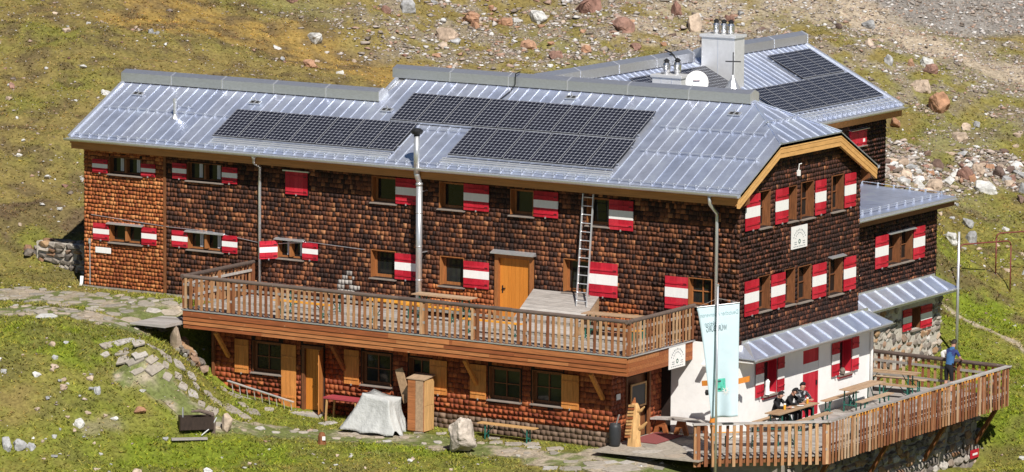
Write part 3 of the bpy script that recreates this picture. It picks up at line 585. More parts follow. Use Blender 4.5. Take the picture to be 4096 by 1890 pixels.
# ================================================================ BUILDING PARTS
def shingle_list(u0, u1, z0, z1, openings, row=.135, w=(.10,.20), top=None, r=None, gap=(.80,.93), butt=(.022,.042)):
    """rows of shingles inside a wall field; top(u) limits the height"""
    r = r or rng; out = []; z = z0; k = 0
    while z < z1-.02:
        u = u0-r.uniform(0,.1)
        while u < u1:
            ww = r.uniform(*w); a, b = max(u, u0), min(u+ww, u1); u += ww
            if b-a < .03: continue
            zt = min(z+row*r.uniform(*gap), z1); zz = z+r.uniform(-.016,.016)
            if zz < z0: zz = z0
            if top and zt > min(top(a), top(b)): zt = min(top(a), top(b))
            if zt-zz < .04: continue
            bad = False
            for o in openings:
                if b > o[0]+.005 and a < o[1]-.005 and zt > o[2]+.02 and zz < o[3]-.02:
                    if a < o[0]-.03 and b < o[1]: b = o[0]
                    elif b > o[1]+.03 and a > o[0]: a = o[1]
                    elif zz < o[2]-.05 and zt < o[3]: zt = o[2]
                    elif zt > o[3]+.05 and zz > o[2]: zz = o[3]
                    else: bad = True
            if bad or b-a < .03 or zt-zz < .03: continue
            g_ = r.uniform(.003,.009); out.append((a+g_, b-g_, zz, zt, r.uniform(*butt)))
        z += row
    return out
def shingle_arrays(wall, lst):
    a = np.array(lst); n = len(a); O, U, Nn = (np.array(wall.o), np.array(wall.u), np.array(wall.n)); Zv = np.array([0,0,1.])
    def P(u, z, d): return O+u[:,None]*U+z[:,None]*Zv+d[:,None]*Nn
    e = np.full(n, .006); bk = np.full(n, -.004)
    v = np.stack([P(a[:,0],a[:,2],a[:,4]), P(a[:,1],a[:,2],a[:,4]), P(a[:,1],a[:,3],e), P(a[:,0],a[:,3],e), P(a[:,0],a[:,2],bk), P(a[:,1],a[:,2],bk), P(a[:,1],a[:,3],bk), P(a[:,0],a[:,3],bk)], 1).reshape(-1,3)
    f = np.array([(0,1,2,3),(4,5,1,0),(1,5,6,2),(4,0,3,7),(3,2,6,7)]); F = (f[None]+(np.arange(n)*8)[:,None,None]).reshape(-1,4)
    return v, F
def cladding(wall, lst, mat, parent):
    v, f = shingle_arrays(wall, lst); v = v; o = link('shingle_cladding', mesh_arrays('shingle_cladding', v, f, mat), parent); o['kind'] = 'stuff'; return o
def unit_shingle(mat, wall):
    m = Wall((0,0,0), wall.u, wall.n); v, f = shingle_arrays(m, [(-.5,.5,0,1,.026)]); return mesh_arrays('shingle', v, f, mat)
def single_shingles(wall, lst, mat, parent):
    me = unit_shingle(mat, wall)
    for a, b, z0, z1, d in lst:
        s = Vector((1,1,1)); U = wall.u
        s = (abs(U.x)*(b-a)+abs(U.y)*(d/.026), abs(U.y)*(b-a)+abs(U.x)*(d/.026), z1-z0)
        place('shingle', me, parent, wall.pt((a+b)/2, z0), None, s)

def window(parent, wall, u0, u1, z0, z1, nx=2, nz=1, recess=.16, sill=True, flash=False, curtain=False, frame='wood_frame', post=False, fw=.055):
    mb = MB()
    for a, b, c, d in ((u0,u0+fw,z0,z1), (u1-fw,u1,z0,z1), (u0+fw,u1-fw,z0,z0+fw), (u0+fw,u1-fw,z1-fw,z1)): wall.box(mb, a, b, c, d, -recess-.06, -recess)
    for k in range(1, nx):
        u = u0+(u1-u0)*k/nx; wd = .03 if not post else .08; wall.box(mb, u-wd/2, u+wd/2, z0+fw, z1-fw, -recess-.055, -recess+(.01 if not post else recess+.02))
    for k in range(1, nz):
        z = z0+(z1-z0)*k/nz; wall.box(mb, u0+fw, u1-fw, z-.014, z+.014, -recess-.05, -recess+.006)
    # timber lining of the reveal
    wall.box(mb, u0-.002, u0+.02, z0, z1, -recess, .035); wall.box(mb, u1-.02, u1+.002, z0, z1, -recess, .035); wall.box(mb, u0+.02, u1-.02, z1-.02, z1+.002, -recess, .035)
    w = mb.build('window', K[frame], parent)
    for i in range(nx):
        for j in range(nz):
            a = u0+fw*.8+(u1-u0-1.6*fw)*i/nx; b = u0+fw*.8+(u1-u0-1.6*fw)*(i+1)/nx; c = z0+fw*.8+(z1-z0-1.6*fw)*j/nz; d = z0+fw*.8+(z1-z0-1.6*fw)*(j+1)/nz
            wall.box(MB(), a, b, c, d, -recess-.045, -recess-.035).build('pane', K['glass'], w)
    if curtain:
        for i in range(nx):
            mid = u0+(u1-u0)*(i+.5)/nx; mb = MB()
            for k in range(4): wall.box(mb, mid+.01+k*.035, mid+.04+k*.035, z0+.08, z1-.06, -recess-.032, -recess-.024+.006*(k % 2))
            mb.build('curtain', K['curtain'], w)
    if sill:
        mb = MB(); p = [wall.pt(u0-.05,z0-.05,-recess), wall.pt(u1+.05,z0-.05,-recess), wall.pt(u1+.05,z0-.06,.11), wall.pt(u0-.05,z0-.06,.11), wall.pt(u0-.05,z0,-recess), wall.pt(u1+.05,z0,-recess), wall.pt(u1+.05,z0-.03,.11), wall.pt(u0-.05,z0-.03,.11)]
        mb.hexa(p).build('sill', K['sill'], w)
    if flash:
        mb = MB(); p = [wall.pt(u0-.08,z1+.04,0), wall.pt(u1+.08,z1+.04,0), wall.pt(u1+.08,z1+.0,.16), wall.pt(u0-.08,z1+.0,.16), wall.pt(u0-.08,z1+.07,0), wall.pt(u1+.08,z1+.07,0), wall.pt(u1+.08,z1+.02,.16), wall.pt(u0-.08,z1+.02,.16)]
        mb.hexa(p).build('window_flashing', K['galv'], w)
    return w

def shutter(parent, wall, u0, u1, z0, z1, style='stripe', swing=None, d=.045):
    """boarded shutter; swing=(hinge side, degrees off the wall)"""
    mat = {'stripe':'red', 'red':'red', 'wood':'wood_shutter'}[style]
    if swing:   # a turned wall frame about the hinge
        side, deg = swing; hu = u1 if side > 0 else u0; a = math.radians(deg); o = wall.pt(hu, 0, d); ud = wall.u*math.cos(a)-wall.n*math.sin(a)*side; ud = ud if side > 0 else wall.u*math.cos(a)+wall.n*math.sin(a)
        nd = ud.cross(Vector((0,0,1))); wall = Wall(o-ud*hu, ud, nd); d = 0
    mb = MB(); n = max(2, int(round((u1-u0)/.19))); g = .006
    for k in range(n):
        a = u0+(u1-u0)*k/n; b = u0+(u1-u0)*(k+1)/n; wall.box(mb, a+(g/2 if k else 0), b-(g/2 if k < n-1 else 0), z0, z1, d, d+.028)
    s = mb.build('shutter', K[mat], parent)
    if style == 'stripe':
        h = z1-z0; wall.box(MB(), u0-.001, u1+.001, z0+h*.36, z0+h*.66, d-.002, d+.031).build('white_band', K['white'], s)
    h = z1-z0
    for zz in (z0+h*.16, z1-h*.2): wall.box(MB(), u0+.02, u1-.02, zz-.028, zz+.028, d+.028, d+.05).build('batten', K[mat], s)
    mb = MB(); wall.box(mb, (u0+u1)/2-.015, (u0+u1)/2+.015, z0-.04, z0+.02, d+.01, d+.06); mb.build('catch', K['galv'], s)
    if style != 'wood':
        for zz in (z0+h*.16, z1-h*.2):
            e = u1 if (u0+u1) > 0 else u1; wall.box(MB(), e-.14, e-.03, zz-.012, zz+.012, d+.05, d+.056).build('hinge', K['black'], s)
    return s

def roof_frame(o, across, up):
    """returns f(a, v, h): point on a roof plane, a along the eave, v up the slope, h above it"""
    o, across, up = Vector(o), Vector(across), Vector(up).normalized(); n = across.cross(up)
    if n.z < 0: n = -n
    return lambda a, v, h=0: o+across*a+up*v+n*h
def rbox(mb, f, a0, a1, v0, v1, h0, h1, mi=0):
    return mb.hexa([f(a0,v0,h0), f(a1,v0,h0), f(a1,v1,h0), f(a0,v1,h0), f(a0,v0,h1), f(a1,v0,h1), f(a1,v1,h1), f(a0,v1,h1)], mi)
def roof_sheets(parent, f, a0, a1, vlo, vhi, pitch=.40):
    """standing seam sheets, each with the seam along one edge"""
    n = max(1, int(round((a1-a0)/pitch))); w = (a1-a0)/n
    for k in range(n):
        x0, x1 = a0+k*w, a0+(k+1)*w; l0, l1, h0, h1 = vlo(x0), vlo(x1), vhi(x0), vhi(x1)
        if h0-l0 < .05 and h1-l1 < .05: continue
        h0, h1 = max(h0, l0+.01), max(h1, l1+.01); mb = MB(); dh = rng.uniform(0,.004)
        mb.hexa([f(x0,l0,-.005), f(x1,l1,-.005), f(x1,h1,-.005), f(x0,h0,-.005), f(x0,l0,.008+dh), f(x1,l1,.008), f(x1,h1,.008), f(x0,h0,.008+dh)], 0)
        if h0-l0 > .15: mb.hexa([f(x0-.009,l0,.0), f(x0+.009,l0,.0), f(x0+.009,h0,.0), f(x0-.009,h0,.0), f(x0-.008,l0,.032), f(x0+.008,l0,.032), f(x0+.008,h0,.032), f(x0-.008,h0,.032)], 1)
        mb.build('roof_sheet', [K['roof'], K['seam']], parent)
def snow_guard(parent, f, a0, a1, v, pitch=.40):
    mb = MB(); mb.tube([f(a0,v,.09), f(a1,v,.09)], .013, 6)
    a = a0+pitch*.5
    while a < a1: rbox(mb, f, a-.016, a+.016, v-.05, v+.05, .0, .075); rbox(mb, f, a-.018, a+.018, v-.015, v+.015, .07, .12); a += pitch
    return mb.build('snow_guard', K['seam'], parent)
def solar_mesh(f):
    """one module lying in the plane of f: frame, pale backsheet, 6 by 10 clipped cells"""
    W, Hh = 1.0, 1.62; mb = MB(); rbox(mb, f, 0, W, 0, Hh, .09, .125, 2); rbox(mb, f, .012, W-.012, .012, Hh-.012, .125, .128, 1)
    cw, ch = (W-.05)/6, (Hh-.05)/10; g = .006; c = .024
    for i in range(6):
        for j in range(10):
            a0, a1, b0, b1 = .025+i*cw+g, .025+(i+1)*cw-g, .025+j*ch+g, .025+(j+1)*ch-g
            mb.add([f(a0+c,b0,.1295), f(a1-c,b0,.1295), f(a1,b0+c,.1295), f(a1,b1-c,.1295), f(a1-c,b1,.1295), f(a0+c,b1,.1295), f(a0,b1-c,.1295), f(a0,b0+c,.1295)], [tuple(range(8))], 0)
    me = bpy.data.meshes.new('solar_panel'); me.from_pydata(mb.v, [], mb.f)
    for k in ('cell','backsheet','panel_frame'): me.materials.append(K[k])
    me.polygons.foreach_set('material_index', mb.m); me.update(); return me
def solar_row(parent, f, me, a0, n, v, w=1.035):
    o0 = f(0,0,0)
    for k in range(n): place('solar_panel', me, parent, f(a0+k*w, v, 0)-o0+Vector((0,0,rng.uniform(0,.006))))
    mb = MB(); rbox(mb, f, a0-.05, a0+n*w+.02, v+.28, v+.32, .045, .088); rbox(mb, f, a0-.05, a0+n*w+.02, v+1.3, v+1.34, .045, .088); rbox(mb, f, a0-.02, a0+n*w-.01, v-.035, v-.005, .05, .10)
    mb.build('mounting_rail', K['seam'], parent)
def ridge_cap(parent, pts, half, zs, hh, peak, seg=2.2):
    """box-like ridge vent along pts[0]->pts[1]; zs: lower edge above the ridge line is negative"""
    a, b = Vector(pts[0]), Vector(pts[1]); d = (b-a); L = d.length; d.normalize(); s = Vector((d.y,-d.x,0)).normalized(); n = max(1, int(round(L/seg)))
    for k in range(n):
        p, q = a+d*(L*k/n), a+d*(L*(k+1)/n-.012); prof = [(-half,zs),(half,zs),(half,zs+hh),(0,zs+hh+peak),(-half,zs+hh)]
        mb = MB().prism([p+s*u+Vector((0,0,w)) for u, w in prof], q-p)
        prof2 = [(-half-.012,zs-.004),(half+.012,zs-.004),(half+.012,zs+hh+.006),(0,zs+hh+peak+.012),(-half-.012,zs+hh+.006)]
        o = mb.build('ridge_cap', K['cap'], parent)
        MB().prism([q-d*.03+s*u+Vector((0,0,w)) for u, w in prof2], d*.045).build('joint_strip', K['galv'], o if parent.parent is None else parent)
    MB().prism([a+d*.05+s*u+Vector((0,0,w)) for u, w in [(-half+.05,zs-.12),(half-.05,zs-.12),(half-.05,zs+.02),(-half+.05,zs+.02)]], d*(L-.1)).build('ridge_vent', K['dark_gap'], parent)
def gutter(parent, a, b, r=.065):
    a, b = Vector(a), Vector(b); d = (b-a).normalized(); s = Vector((d.y,-d.x,0)); mb = MB(); prof = [(math.cos(t), math.sin(t)) for t in [math.pi+math.pi*k/8 for k in range(9)]]
    poly = [a+s*(r*c)+Vector((0,0,r*q)) for c, q in prof]+[a+s*(r*.86*c)+Vector((0,0,r*.86*q)) for c, q in reversed(prof)]
    mb.prism(poly, b-a); return mb.build('gutter', K['galv'], parent)
def cowl(parent, c, r=.1, h=.42, mat='steel'):
    x, y, z = c; mb = MB(); mb.lathe(c, [(r*.9,0),(r*.9,h*.14),(r*1.05,h*.16),(r*1.15,h*.3),(r*1.15,h*.62),(r*.95,h*.74),(r*.9,h*.76)], 14)
    mb.lathe((x,y,z+h*.74), [(r*.7,0),(r*.7,h*.12)], 10, 1); mb.lathe((x,y,z+h*.85), [(r*.98,0),(r*.92,h*.06),(r*.3,h*.17),(.01,h*.19)], 14, 1)
    return mb.build('cowl', [K[mat], K['black']], parent, smooth=False)

FRONT_W = Wall((0,0,0), (1,0,0), (0,-1,0)); GABLE_W = Wall((0,0,0), (0,1,0), (1,0,0)); LOW_W = Wall((0,-3.2,0), (1,0,0), (0,-1,0))
WHITE_G = Wall((.12,0,0), (0,1,0), (1,0,0)); WHITE_F = Wall((0,-.1,0), (1,0,0), (0,-1,0)); SIDE_W = Wall((-2.7,0,0), (0,1,0), (1,0,0))
ANNEX_W = Wall((-1.9,0,0), (0,1,0), (1,0,0)); WING_W = Wall((-6.5,0,0), (0,1,0), (1,0,0))
SL = .517; EY, EZ = -.62, 4.83; RY, RZ = 3.95, 7.19; LRY = 2.65; LRZ = EZ+SL*(LRY-EY); XB = .35; XT = -1.78; HIPZ = 6.155; HIPL, HIPR = 1.943, 5.957; SLN = math.sqrt(1+SL*SL)

# ---------------------------------------------------------------- main hut
hut = thing('mountain_hut', 'long two storey hut clad in dark wooden shingles with red white shutters', 'hut', (-12.7, 4, -.3))
fo = [(-24.44,-23.08,3.62,4.19), (-21.19,-19.73,3.64,4.24), (-24.42,-23.06,1.29,1.89), (-21.16,-19.72,1.31,1.88), (-17.5,-16.48,1.32,1.92), (-13.76,-12.81,3.47,4.31), (-13.78,-12.82,.98,1.89), (-11.14,-10.18,3.46,4.32),
      (-11.09,-10.17,.95,1.9), (-8.42,-7.55,3.46,4.29), (-6.4,-5.42,1.14,2.2), (-5.55,-4.72,3.36,4.24), (-1.8,-.96,1.12,1.98), (-8.98,-7.52,0,2.16), (-17.16,-16.28,3.47,4.22)]
mb = MB(); FRONT_W.solid(mb, -25.5, -.02, -.6, 5.0, fo)
mb.box(-25.5,-25.2,.3,5.3,-.6,5.0).prism([(-25.5,0,5),(-25.5,5.3,5),(-25.5,2.65,6.35)], (.3,0,0)).box(-25.2,-14.8,5.0,5.3,-.6,5).box(-14.8,-.3,7.65,7.95,-3,5).box(-15.3,-15.0,2.6,7.95,4.0,5).prism([(-15.3,1.6,5),(-15.3,7.95,5),(-15.3,3.95,7.05)], (.3,0,0))
mb.build('wall', K['wall_dark'], hut)
go = [(1.19,1.88,3.55,4.7), (3.03,3.62,3.55,4.66), (3.93,4.75,3.53,4.7), (5.99,6.77,3.54,4.7), (1.19,1.94,.9,2.0), (2.92,3.58,.88,2.02), (3.8,4.66,.86,2.0), (5.92,6.78,.82,2.02)]
mb = MB(); GABLE_W.solid(mb, .006, 7.95, -.4, 4.95, go)
mb.prism([(0,0.02,4.95),(0,7.93,4.95),(0,HIPR,6.0),(0,HIPL,6.0)], (-.3,0,0)); mb.build('wall', K['wall_dark'], hut)
gtop = lambda u: 4.95+min(u, 7.95-u)*SL*.97 if min(u, 7.95-u) < 2 else 5.95
wo = [(1.38,2.24,-1.8,-.72), (6.42,7.28,-1.84,-.75), (4.05,5.12,-2.92,-.74)]
mb = MB(); WHITE_G.solid(mb, 0-.1, 8.7, -3.3, -.03, wo, .35); mb.build('plaster_wall', K['plaster'], hut)
mb = MB(); WHITE_F.box(mb, -2.35, -.235, -3.3, -.03, -.25, 0); mb.build('plaster_wall', K['plaster'], hut)
# shingles: light renewed field at the left end, weathered elsewhere
big = [(o[0]-.02, o[1]+.02, o[2]-.06, o[3]+.02) for o in fo]
cladding(FRONT_W, shingle_list(-25.52, -22.1, -.28, 4.95, big), K['shingle_new'], hut)
patch = [(-15.2,-14.3,.3,1.0)]
L1 = shingle_list(-22.09, .02, -.3, 4.95, big, row=.158, w=(.09,.20), gap=(.84,.95), butt=(.018,.034)); newer = [s for s in L1 if (-11.6 < s[0] < -9.0 and s[2] < .9) or (-4.9 < s[0] < -3.7 and s[2] < .95)]; bare = [s for s in L1 if math.hypot((s[0]+14.75)/.5, (s[2]-.55)/.42) < 1 and rng.random() < .75]
nn = set(newer) | set(bare); L1 = [s for s in L1 if s not in nn]
cladding(FRONT_W, newer, K['shingle_new'], hut); cladding(FRONT_W, bare, K['plank_grey'], hut)
gbig = [(o[0]-.02, o[1]+.02, o[2]-.06, o[3]+.02) for o in go]
L2 = shingle_list(-.02, 7.97, -.02, 5.95, gbig, row=.142, w=(.12,.22), top=gtop, gap=(.84,.95), butt=(.018,.034))
# the 300 shingles that show largest on this hut are single pieces: the near end of the gable and the front beside it
near = sorted([(s, 'g') for s in L2 if s[0] < 2.6 and s[2] < 3.6]+[(s, 'f') for s in L1 if s[0] > -3.4 and s[2] < 3.4], key=lambda q: -(q[0][1]-q[0][0])*(q[0][3]-q[0][2]))[:300]
gs_ = [s for s, k in near if k == 'g']; fs_ = [s for s, k in near if k == 'f']; single_shingles(GABLE_W, gs_, K['shingle_gable'], hut); single_shingles(FRONT_W, fs_, K['shingle_old'], hut)
gset, fset = set(gs_), set(fs_); cladding(GABLE_W, [s for s in L2 if s not in gset], K['shingle_gable'], hut); cladding(FRONT_W, [s for s in L1 if s not in fset], K['shingle_old'], hut)
LEFT_W = Wall((-25.5,0,0), (0,-1,0), (-1,0,0)); cladding(LEFT_W, shingle_list(-5.3, 0, -.28, 4.95, []), K['shingle_new'], hut)
MB().box(-22.16,-22.06,-.05,0,-.28,4.5).build('corner_board', K['wood_brown'], hut)
MB().box(-25.56,.0,-.03,0,-.42,-.29).build('plinth', K['mortar'], hut)
# windows and shutters of the long front
for i, (a, b, c, d) in enumerate(fo):
    if i in (0,1): window(hut, FRONT_W, a, b, c, d, 2, 1, .14, True, False, True, 'wood_brown', True)
    elif i in (2,3,4): window(hut, FRONT_W, a, b, c, d, 2, 1, .14, True, True, i != 2, 'wood_frame', True)
    elif i == 12: window(hut, FRONT_W, a, b, c, d, 2, 2, .16, True, False, False, 'wood_frame')
    elif i in (13, 14): pass
    else: window(hut, FRONT_W, a, b, c, d, 1, 1, .2, True, False, False, 'wood_frame', fw=.09)
MB().box(-17.2,-16.24,-.03,.05,3.44,4.25).build('window_backing', K['wall_dark'], hut)
for a, b, c, d in [(-25.12,-24.49,3.61,4.07), (-23.08,-22.49,3.62,4.05), (-21.77,-21.2,3.65,4.17), (-19.73,-19.12,3.64,4.18), (-25.1,-24.44,1.32,1.88), (-23.06,-22.45,1.3,1.89), (-21.8,-21.16,1.34,1.89), (-19.73,-19.12,1.3,1.89), (-16.48,-15.87,1.34,1.9),
                   (-12.8,-11.98,3.48,4.32), (-12.82,-11.96,1.0,1.85), (-10.17,-9.22,3.48,4.33), (-10.16,-9.2,.96,1.82), (-7.52,-6.61,3.47,4.3), (-5.42,-4.38,1.09,2.18), (-4.71,-3.83,3.28,4.23), (-2.63,-1.81,.94,1.97)]: shutter(hut, FRONT_W, a, b, c, d)
shutter(hut, FRONT_W, -18.12, -17.5, 1.28, 1.88, 'stripe', (1, 52))
shutter(hut, FRONT_W, -17.16, -16.28, 3.47, 4.22, 'red')
MB().box(-17.25,-16.2,-.12,-.02,4.23,4.27).build('window_flashing', K['galv'], hut)
# deck door
mb = MB()
for a, b, c, d in ((-8.98,-8.84,0,2.16), (-7.66,-7.52,0,2.16), (-8.84,-7.66,2.03,2.16)): FRONT_W.box(mb, a, b, c, d, -.2, .06)
mb.build('door_frame', K['wood_frame'], hut)
mb = MB()
for k in range(8): FRONT_W.box(mb, -8.84+k*.1475+.003, -8.84+(k+1)*.1475-.003, .01, 2.03, -.12, -.06)
dd = mb.build('door', K['wood_orange'], hut); mb = MB(); FRONT_W.box(mb, -8.76, -8.72, .88, 1.12, -.06, -.045); FRONT_W.box(mb, -8.75, -8.62, 1.02, 1.045, -.04, -.01); FRONT_W.box(mb, -8.75, -8.73, 1.02, 1.045, -.05, -.02); mb.build('handle', K['black'], dd)
mb = MB(); mb.hexa([FRONT_W.pt(-9.06,2.17,0), FRONT_W.pt(-7.44,2.17,0), FRONT_W.pt(-7.44,2.17,.22), FRONT_W.pt(-9.06,2.17,.22), FRONT_W.pt(-9.06,2.29,0), FRONT_W.pt(-7.44,2.29,0), FRONT_W.pt(-7.44,2.2,.22), FRONT_W.pt(-9.06,2.2,.22)]).build('door_flashing', K['galv'], hut)
# gable windows and shutters
for i, (a, b, c, d) in enumerate(go): window(hut, GABLE_W, a, b, c, d, 1 if b-a < .72 else 2, 2, .2, True, i == 7, False, 'wood_brown')
for a, b, c, d in [(.26,1.16,3.55,4.66), (2.2,3.0,3.55,4.65), (4.83,5.52,3.55,4.66), (6.82,7.56,3.57,4.67), (.28,1.16,.85,1.95), (2.0,2.88,.85,1.96), (4.73,5.62,.85,1.95), (6.86,7.65,.84,1.93)]: shutter(hut, GABLE_W, a, b, c, d)
# ground floor windows in the white wall
for a, b, c, d in wo[:2]: window(hut, WHITE_G, a, b, c, d, 2, 1, .24, True, False, False, 'red')
for a, b, c, d in [(.86,1.35,-1.8,-.68), (2.27,2.7,-1.8,-.7), (5.92,6.4,-1.83,-.74), (7.3,7.74,-1.82,-.73)]: shutter(hut, WHITE_G, a, b, c, d)
for a, b, zz in ((1.34,2.28,-1.86), (6.38,7.32,-1.9)): mb = MB(); WHITE_G.box(mb, a, b, zz-.06, zz+.02, 0, .07); mb.build('red_sill', K['red'], hut)
mb = MB()
for k in range(5): WHITE_G.box(mb, 4.05+k*.214+.003, 4.05+(k+1)*.214-.003, -2.92, -.74, -.09, -.02)
dd = mb.build('red_door', K['red'], hut); mb = MB(); WHITE_G.box(mb, 4.06, 5.11, -1.5, -1.18, -.02, -.014); mb.build('white_band', K['white'], dd); mb = MB(); WHITE_G.box(mb, 4.95, 5.0, -1.95, -1.8, -.02, .02); mb.build('handle', K['black'], dd)

# roof of the hut
roof = MB()
def fz(y): return EZ+SL*(y-EY)
t_ = .10
roof.prism([(-25.68,EY,EZ-.02),(-15.28,EY,EZ-.02),(-15.28,LRY,LRZ-.02),(-25.68,LRY,LRZ-.02)], (0,0,-t_)).prism([(-25.68,LRY,LRZ-.02),(-15.28,LRY,LRZ-.02),(-15.28,2*LRY-EY,EZ-.02),(-25.68,2*LRY-EY,EZ-.02)], (0,0,-t_))
roof.prism([(-15.27,EY,EZ-.02),(XB,EY,EZ-.02),(XB,HIPL,HIPZ-.02),(XT,RY,RZ-.02),(-15.27,RY,RZ-.02)], (0,0,-t_)).prism([(-15.27,RY,RZ-.02),(XT,RY,RZ-.02),(XB,HIPR,HIPZ-.02),(XB,2*RY-EY,EZ-.02),(-15.27,2*RY-EY,EZ-.02)], (0,0,-t_)).prism([(XT,RY,RZ-.02),(XB,HIPL,HIPZ-.02),(XB,HIPR,HIPZ-.02)], (0,0,-t_))
roof = roof.build('roof', K['galv'], hut)
fF = roof_frame((0,EY,EZ), (1,0,0), (0,1,SL)); vR = (RY-EY)*SLN; vL = (LRY-EY)*SLN
def vtop(x):
    if x <= -15.27: return vL-.02
    if x <= XT: return vR-.02
    return (HIPL-EY)*SLN+(vR-(HIPL-EY)*SLN)*max(0,(XB-x)/(XB-XT))
roof_sheets(roof, fF, -25.68, -15.27, lambda x: 0, lambda x: vL-.02); roof_sheets(roof, fF, -15.27, XB, lambda x: 0, vtop)
fBk = roof_frame((0,2*RY-EY,EZ), (1,0,0), (0,-1,SL)); roof_sheets(roof, fBk, -15.27, XB, lambda x: 0, vtop, 1.6)
fBl = roof_frame((0,2*LRY-EY,EZ), (1,0,0), (0,-1,SL)); roof_sheets(roof, fBl, -25.68, -15.28, lambda x: 0, lambda x: vL-.02, 2.5)
hs = (RZ-HIPZ)/(XB-XT); fH = roof_frame((XB,0,HIPZ), (0,1,0), (-1,0,hs)); hl = (XB-XT)*math.sqrt(1+hs*hs)
roof_sheets(roof, fH, HIPL, HIPR, lambda a: 0, lambda a: hl*max(0, 1-abs(a-RY)/(RY-HIPL)), .5)
mb = MB()   # hip flashings and verge trims
mb.bar((XT,RY,RZ+.03), (XB,HIPL,HIPZ+.03), .09, .03).bar((XT,RY,RZ+.03), (XB,HIPR,HIPZ+.03), .09, .03); mb.build('hip_flashing', K['roof'], roof)
for a_, b_, c_, d_ in ((-25.72,-25.6,0,vL), (-15.31,-15.19,vL+.1,vR)): rbox(MB(), fF, a_, b_, c_, d_, .0, .065).build('verge_trim', K['seam'], roof)
mb = MB(); mb.prism([(-15.29,LRY-.1,LRZ-.1),(-15.29,RY,RZ),(-15.29,RY,RZ-.15),(-15.29,LRY-.1,LRZ-.3)], (.04,0,0)); mb.build('verge_board', K['galv'], roof)
ridge_cap(roof, ((-25.72,LRY,LRZ), (-15.1,LRY,LRZ)), .26, -.07, .31, .11); ridge_cap(roof, ((-15.42,RY,RZ), (XT+.05,RY,RZ)), .26, -.07, .31, .11)
snow_guard(roof, fF, -25.5, .2, .14); snow_guard(roof, fF, -25.4, -20.2, 1.85); snow_guard(roof, fF, -22.7, -21.9, 2.2); snow_guard(roof, fF, -12.6, -10.8, 2.05); snow_guard(roof, fF, -4.2, .1, 1.85); snow_guard(roof, fF, -4.2, -.4, 3.25)
snow_guard(roof, fH, 2.6, 5.3, 1.1, .45)
SOL_F = solar_mesh(fF); solar_row(roof, fF, SOL_F, -20.08, 7, .62); solar_row(roof, fF, SOL_F, -14.02, 9, 2.36); solar_row(roof, fF, SOL_F, -10.78, 6, .66)
for a, b in ((-20.0,-12.9), (-10.9,-4.5)):
    mb = MB()
    for v_ in (.26,.36,.46): rbox(mb, fF, a, b, v_, v_+.045, .03, .075+.02*(v_ > .3))
    mb.build('snow_stop', K['alu'], roof)
for a, v_ in ((-24.55,2.75), (-19.7,2.78), (-14.5,2.95), (-8.2,4.48), (-2.0,4.25)):
    mb = MB(); rbox(mb, fF, a-.22, a+.22, v_-.09, v_+.09, .05, .09); mb.tube([fF(a,v_+.05,.05), fF(a,v_+.05,.2)], .025, 8); o = mb.build('roof_hook', K['galv'], roof)
    for q in (-.1,.09): rbox(MB(), fF, a+q-.06, a+q+.06, v_-.06, v_+.055, .09, .095).build('hook_slot', K['dark_gap'], roof)
mb = MB(); p = fF(-22.3,1.62,0); mb.tube([p, p+V(0,0,.55)], .055, 10).lathe(p+V(0,0,.5), [(.06,0),(.075,.05),(.075,.14),(.05,.16)], 10).lathe(p, [(.14,-.03),(.06,.1)], 10); mb.build('vent_pipe', K['galv'], roof)
gutter(hut, (-25.78,-.72,4.80), (XB-.02,-.72,4.80), .1); gutter(hut, (-15.2,8.62,4.80), (XB-.02,8.62,4.80), .1)
MB().box(-25.62,.28,-.58,-.54,4.44,4.68).build('eave_board', K['wood_eave'], hut); MB().box(-25.55,.2,-.54,0,4.5,4.53).build('soffit', K['wood_brown'], hut)
MB().prism([(-25.66,EY+.02,4.62),(-25.66,EY+.02,4.76),(-25.66,LRY,LRZ-.06),(-25.66,2*LRY-EY,4.76),(-25.66,2*LRY-EY,4.6),(-25.66,LRY,LRZ-.25)], (.04,0,0)).build('barge_board', K['wood_eave'], hut)
def barge(k, x0, x1):   # one board of the stepped barge, all round the half hip
    a, b = k*.145, (k+1)*.145-.008; o = .035+a
    top = [(EY+.01,EZ-.03-a),(HIPL-o*.12,HIPZ-.03-a),(HIPR+o*.12,HIPZ-.03-a),(2*RY-EY-.01,EZ-.03-a)]; bot = [(EY+.01,EZ-.03-b),(HIPL,HIPZ-.03-b),(HIPR,HIPZ-.03-b),(2*RY-EY-.01,EZ-.03-b)]
    for i in range(3):
        (ya,za), (yb,zb), (yc,zc), (yd,zd) = top[i], top[i+1], bot[i+1], bot[i]
        MB().prism([(x0,ya,za),(x0,yb,zb),(x0,yc,zc),(x0,yd,zd)], (x1-x0,0,0)).build('barge_board', K['wood_barge'], hut)
for k in range(3): barge(k, XB-.09-.02*k, XB-.012*k)
MB().prism([(.0,HIPL,5.9),(.0,HIPR,5.9),(.28,HIPR,5.95),(.28,HIPL,5.95)], (0,0,.03)).prism([(.0,-.4,4.72),(.28,-.4,4.72),(.28,HIPL,5.93),(.0,HIPL,5.93)], (0,0,.03)).prism([(.0,8.3,4.72),(.28,8.3,4.72),(.28,HIPR,5.93),(.0,HIPR,5.93)], (0,0,.03)).build('soffit', K['wood_brown'], hut)
for y_ in (-.05, 8.0): MB().prism([(0,y_,4.3),(.3,y_,4.45),(.3,y_,4.75),(0,y_,4.75)], (0,.12,0)).build('eave_bracket', K['wood_brown'], hut)
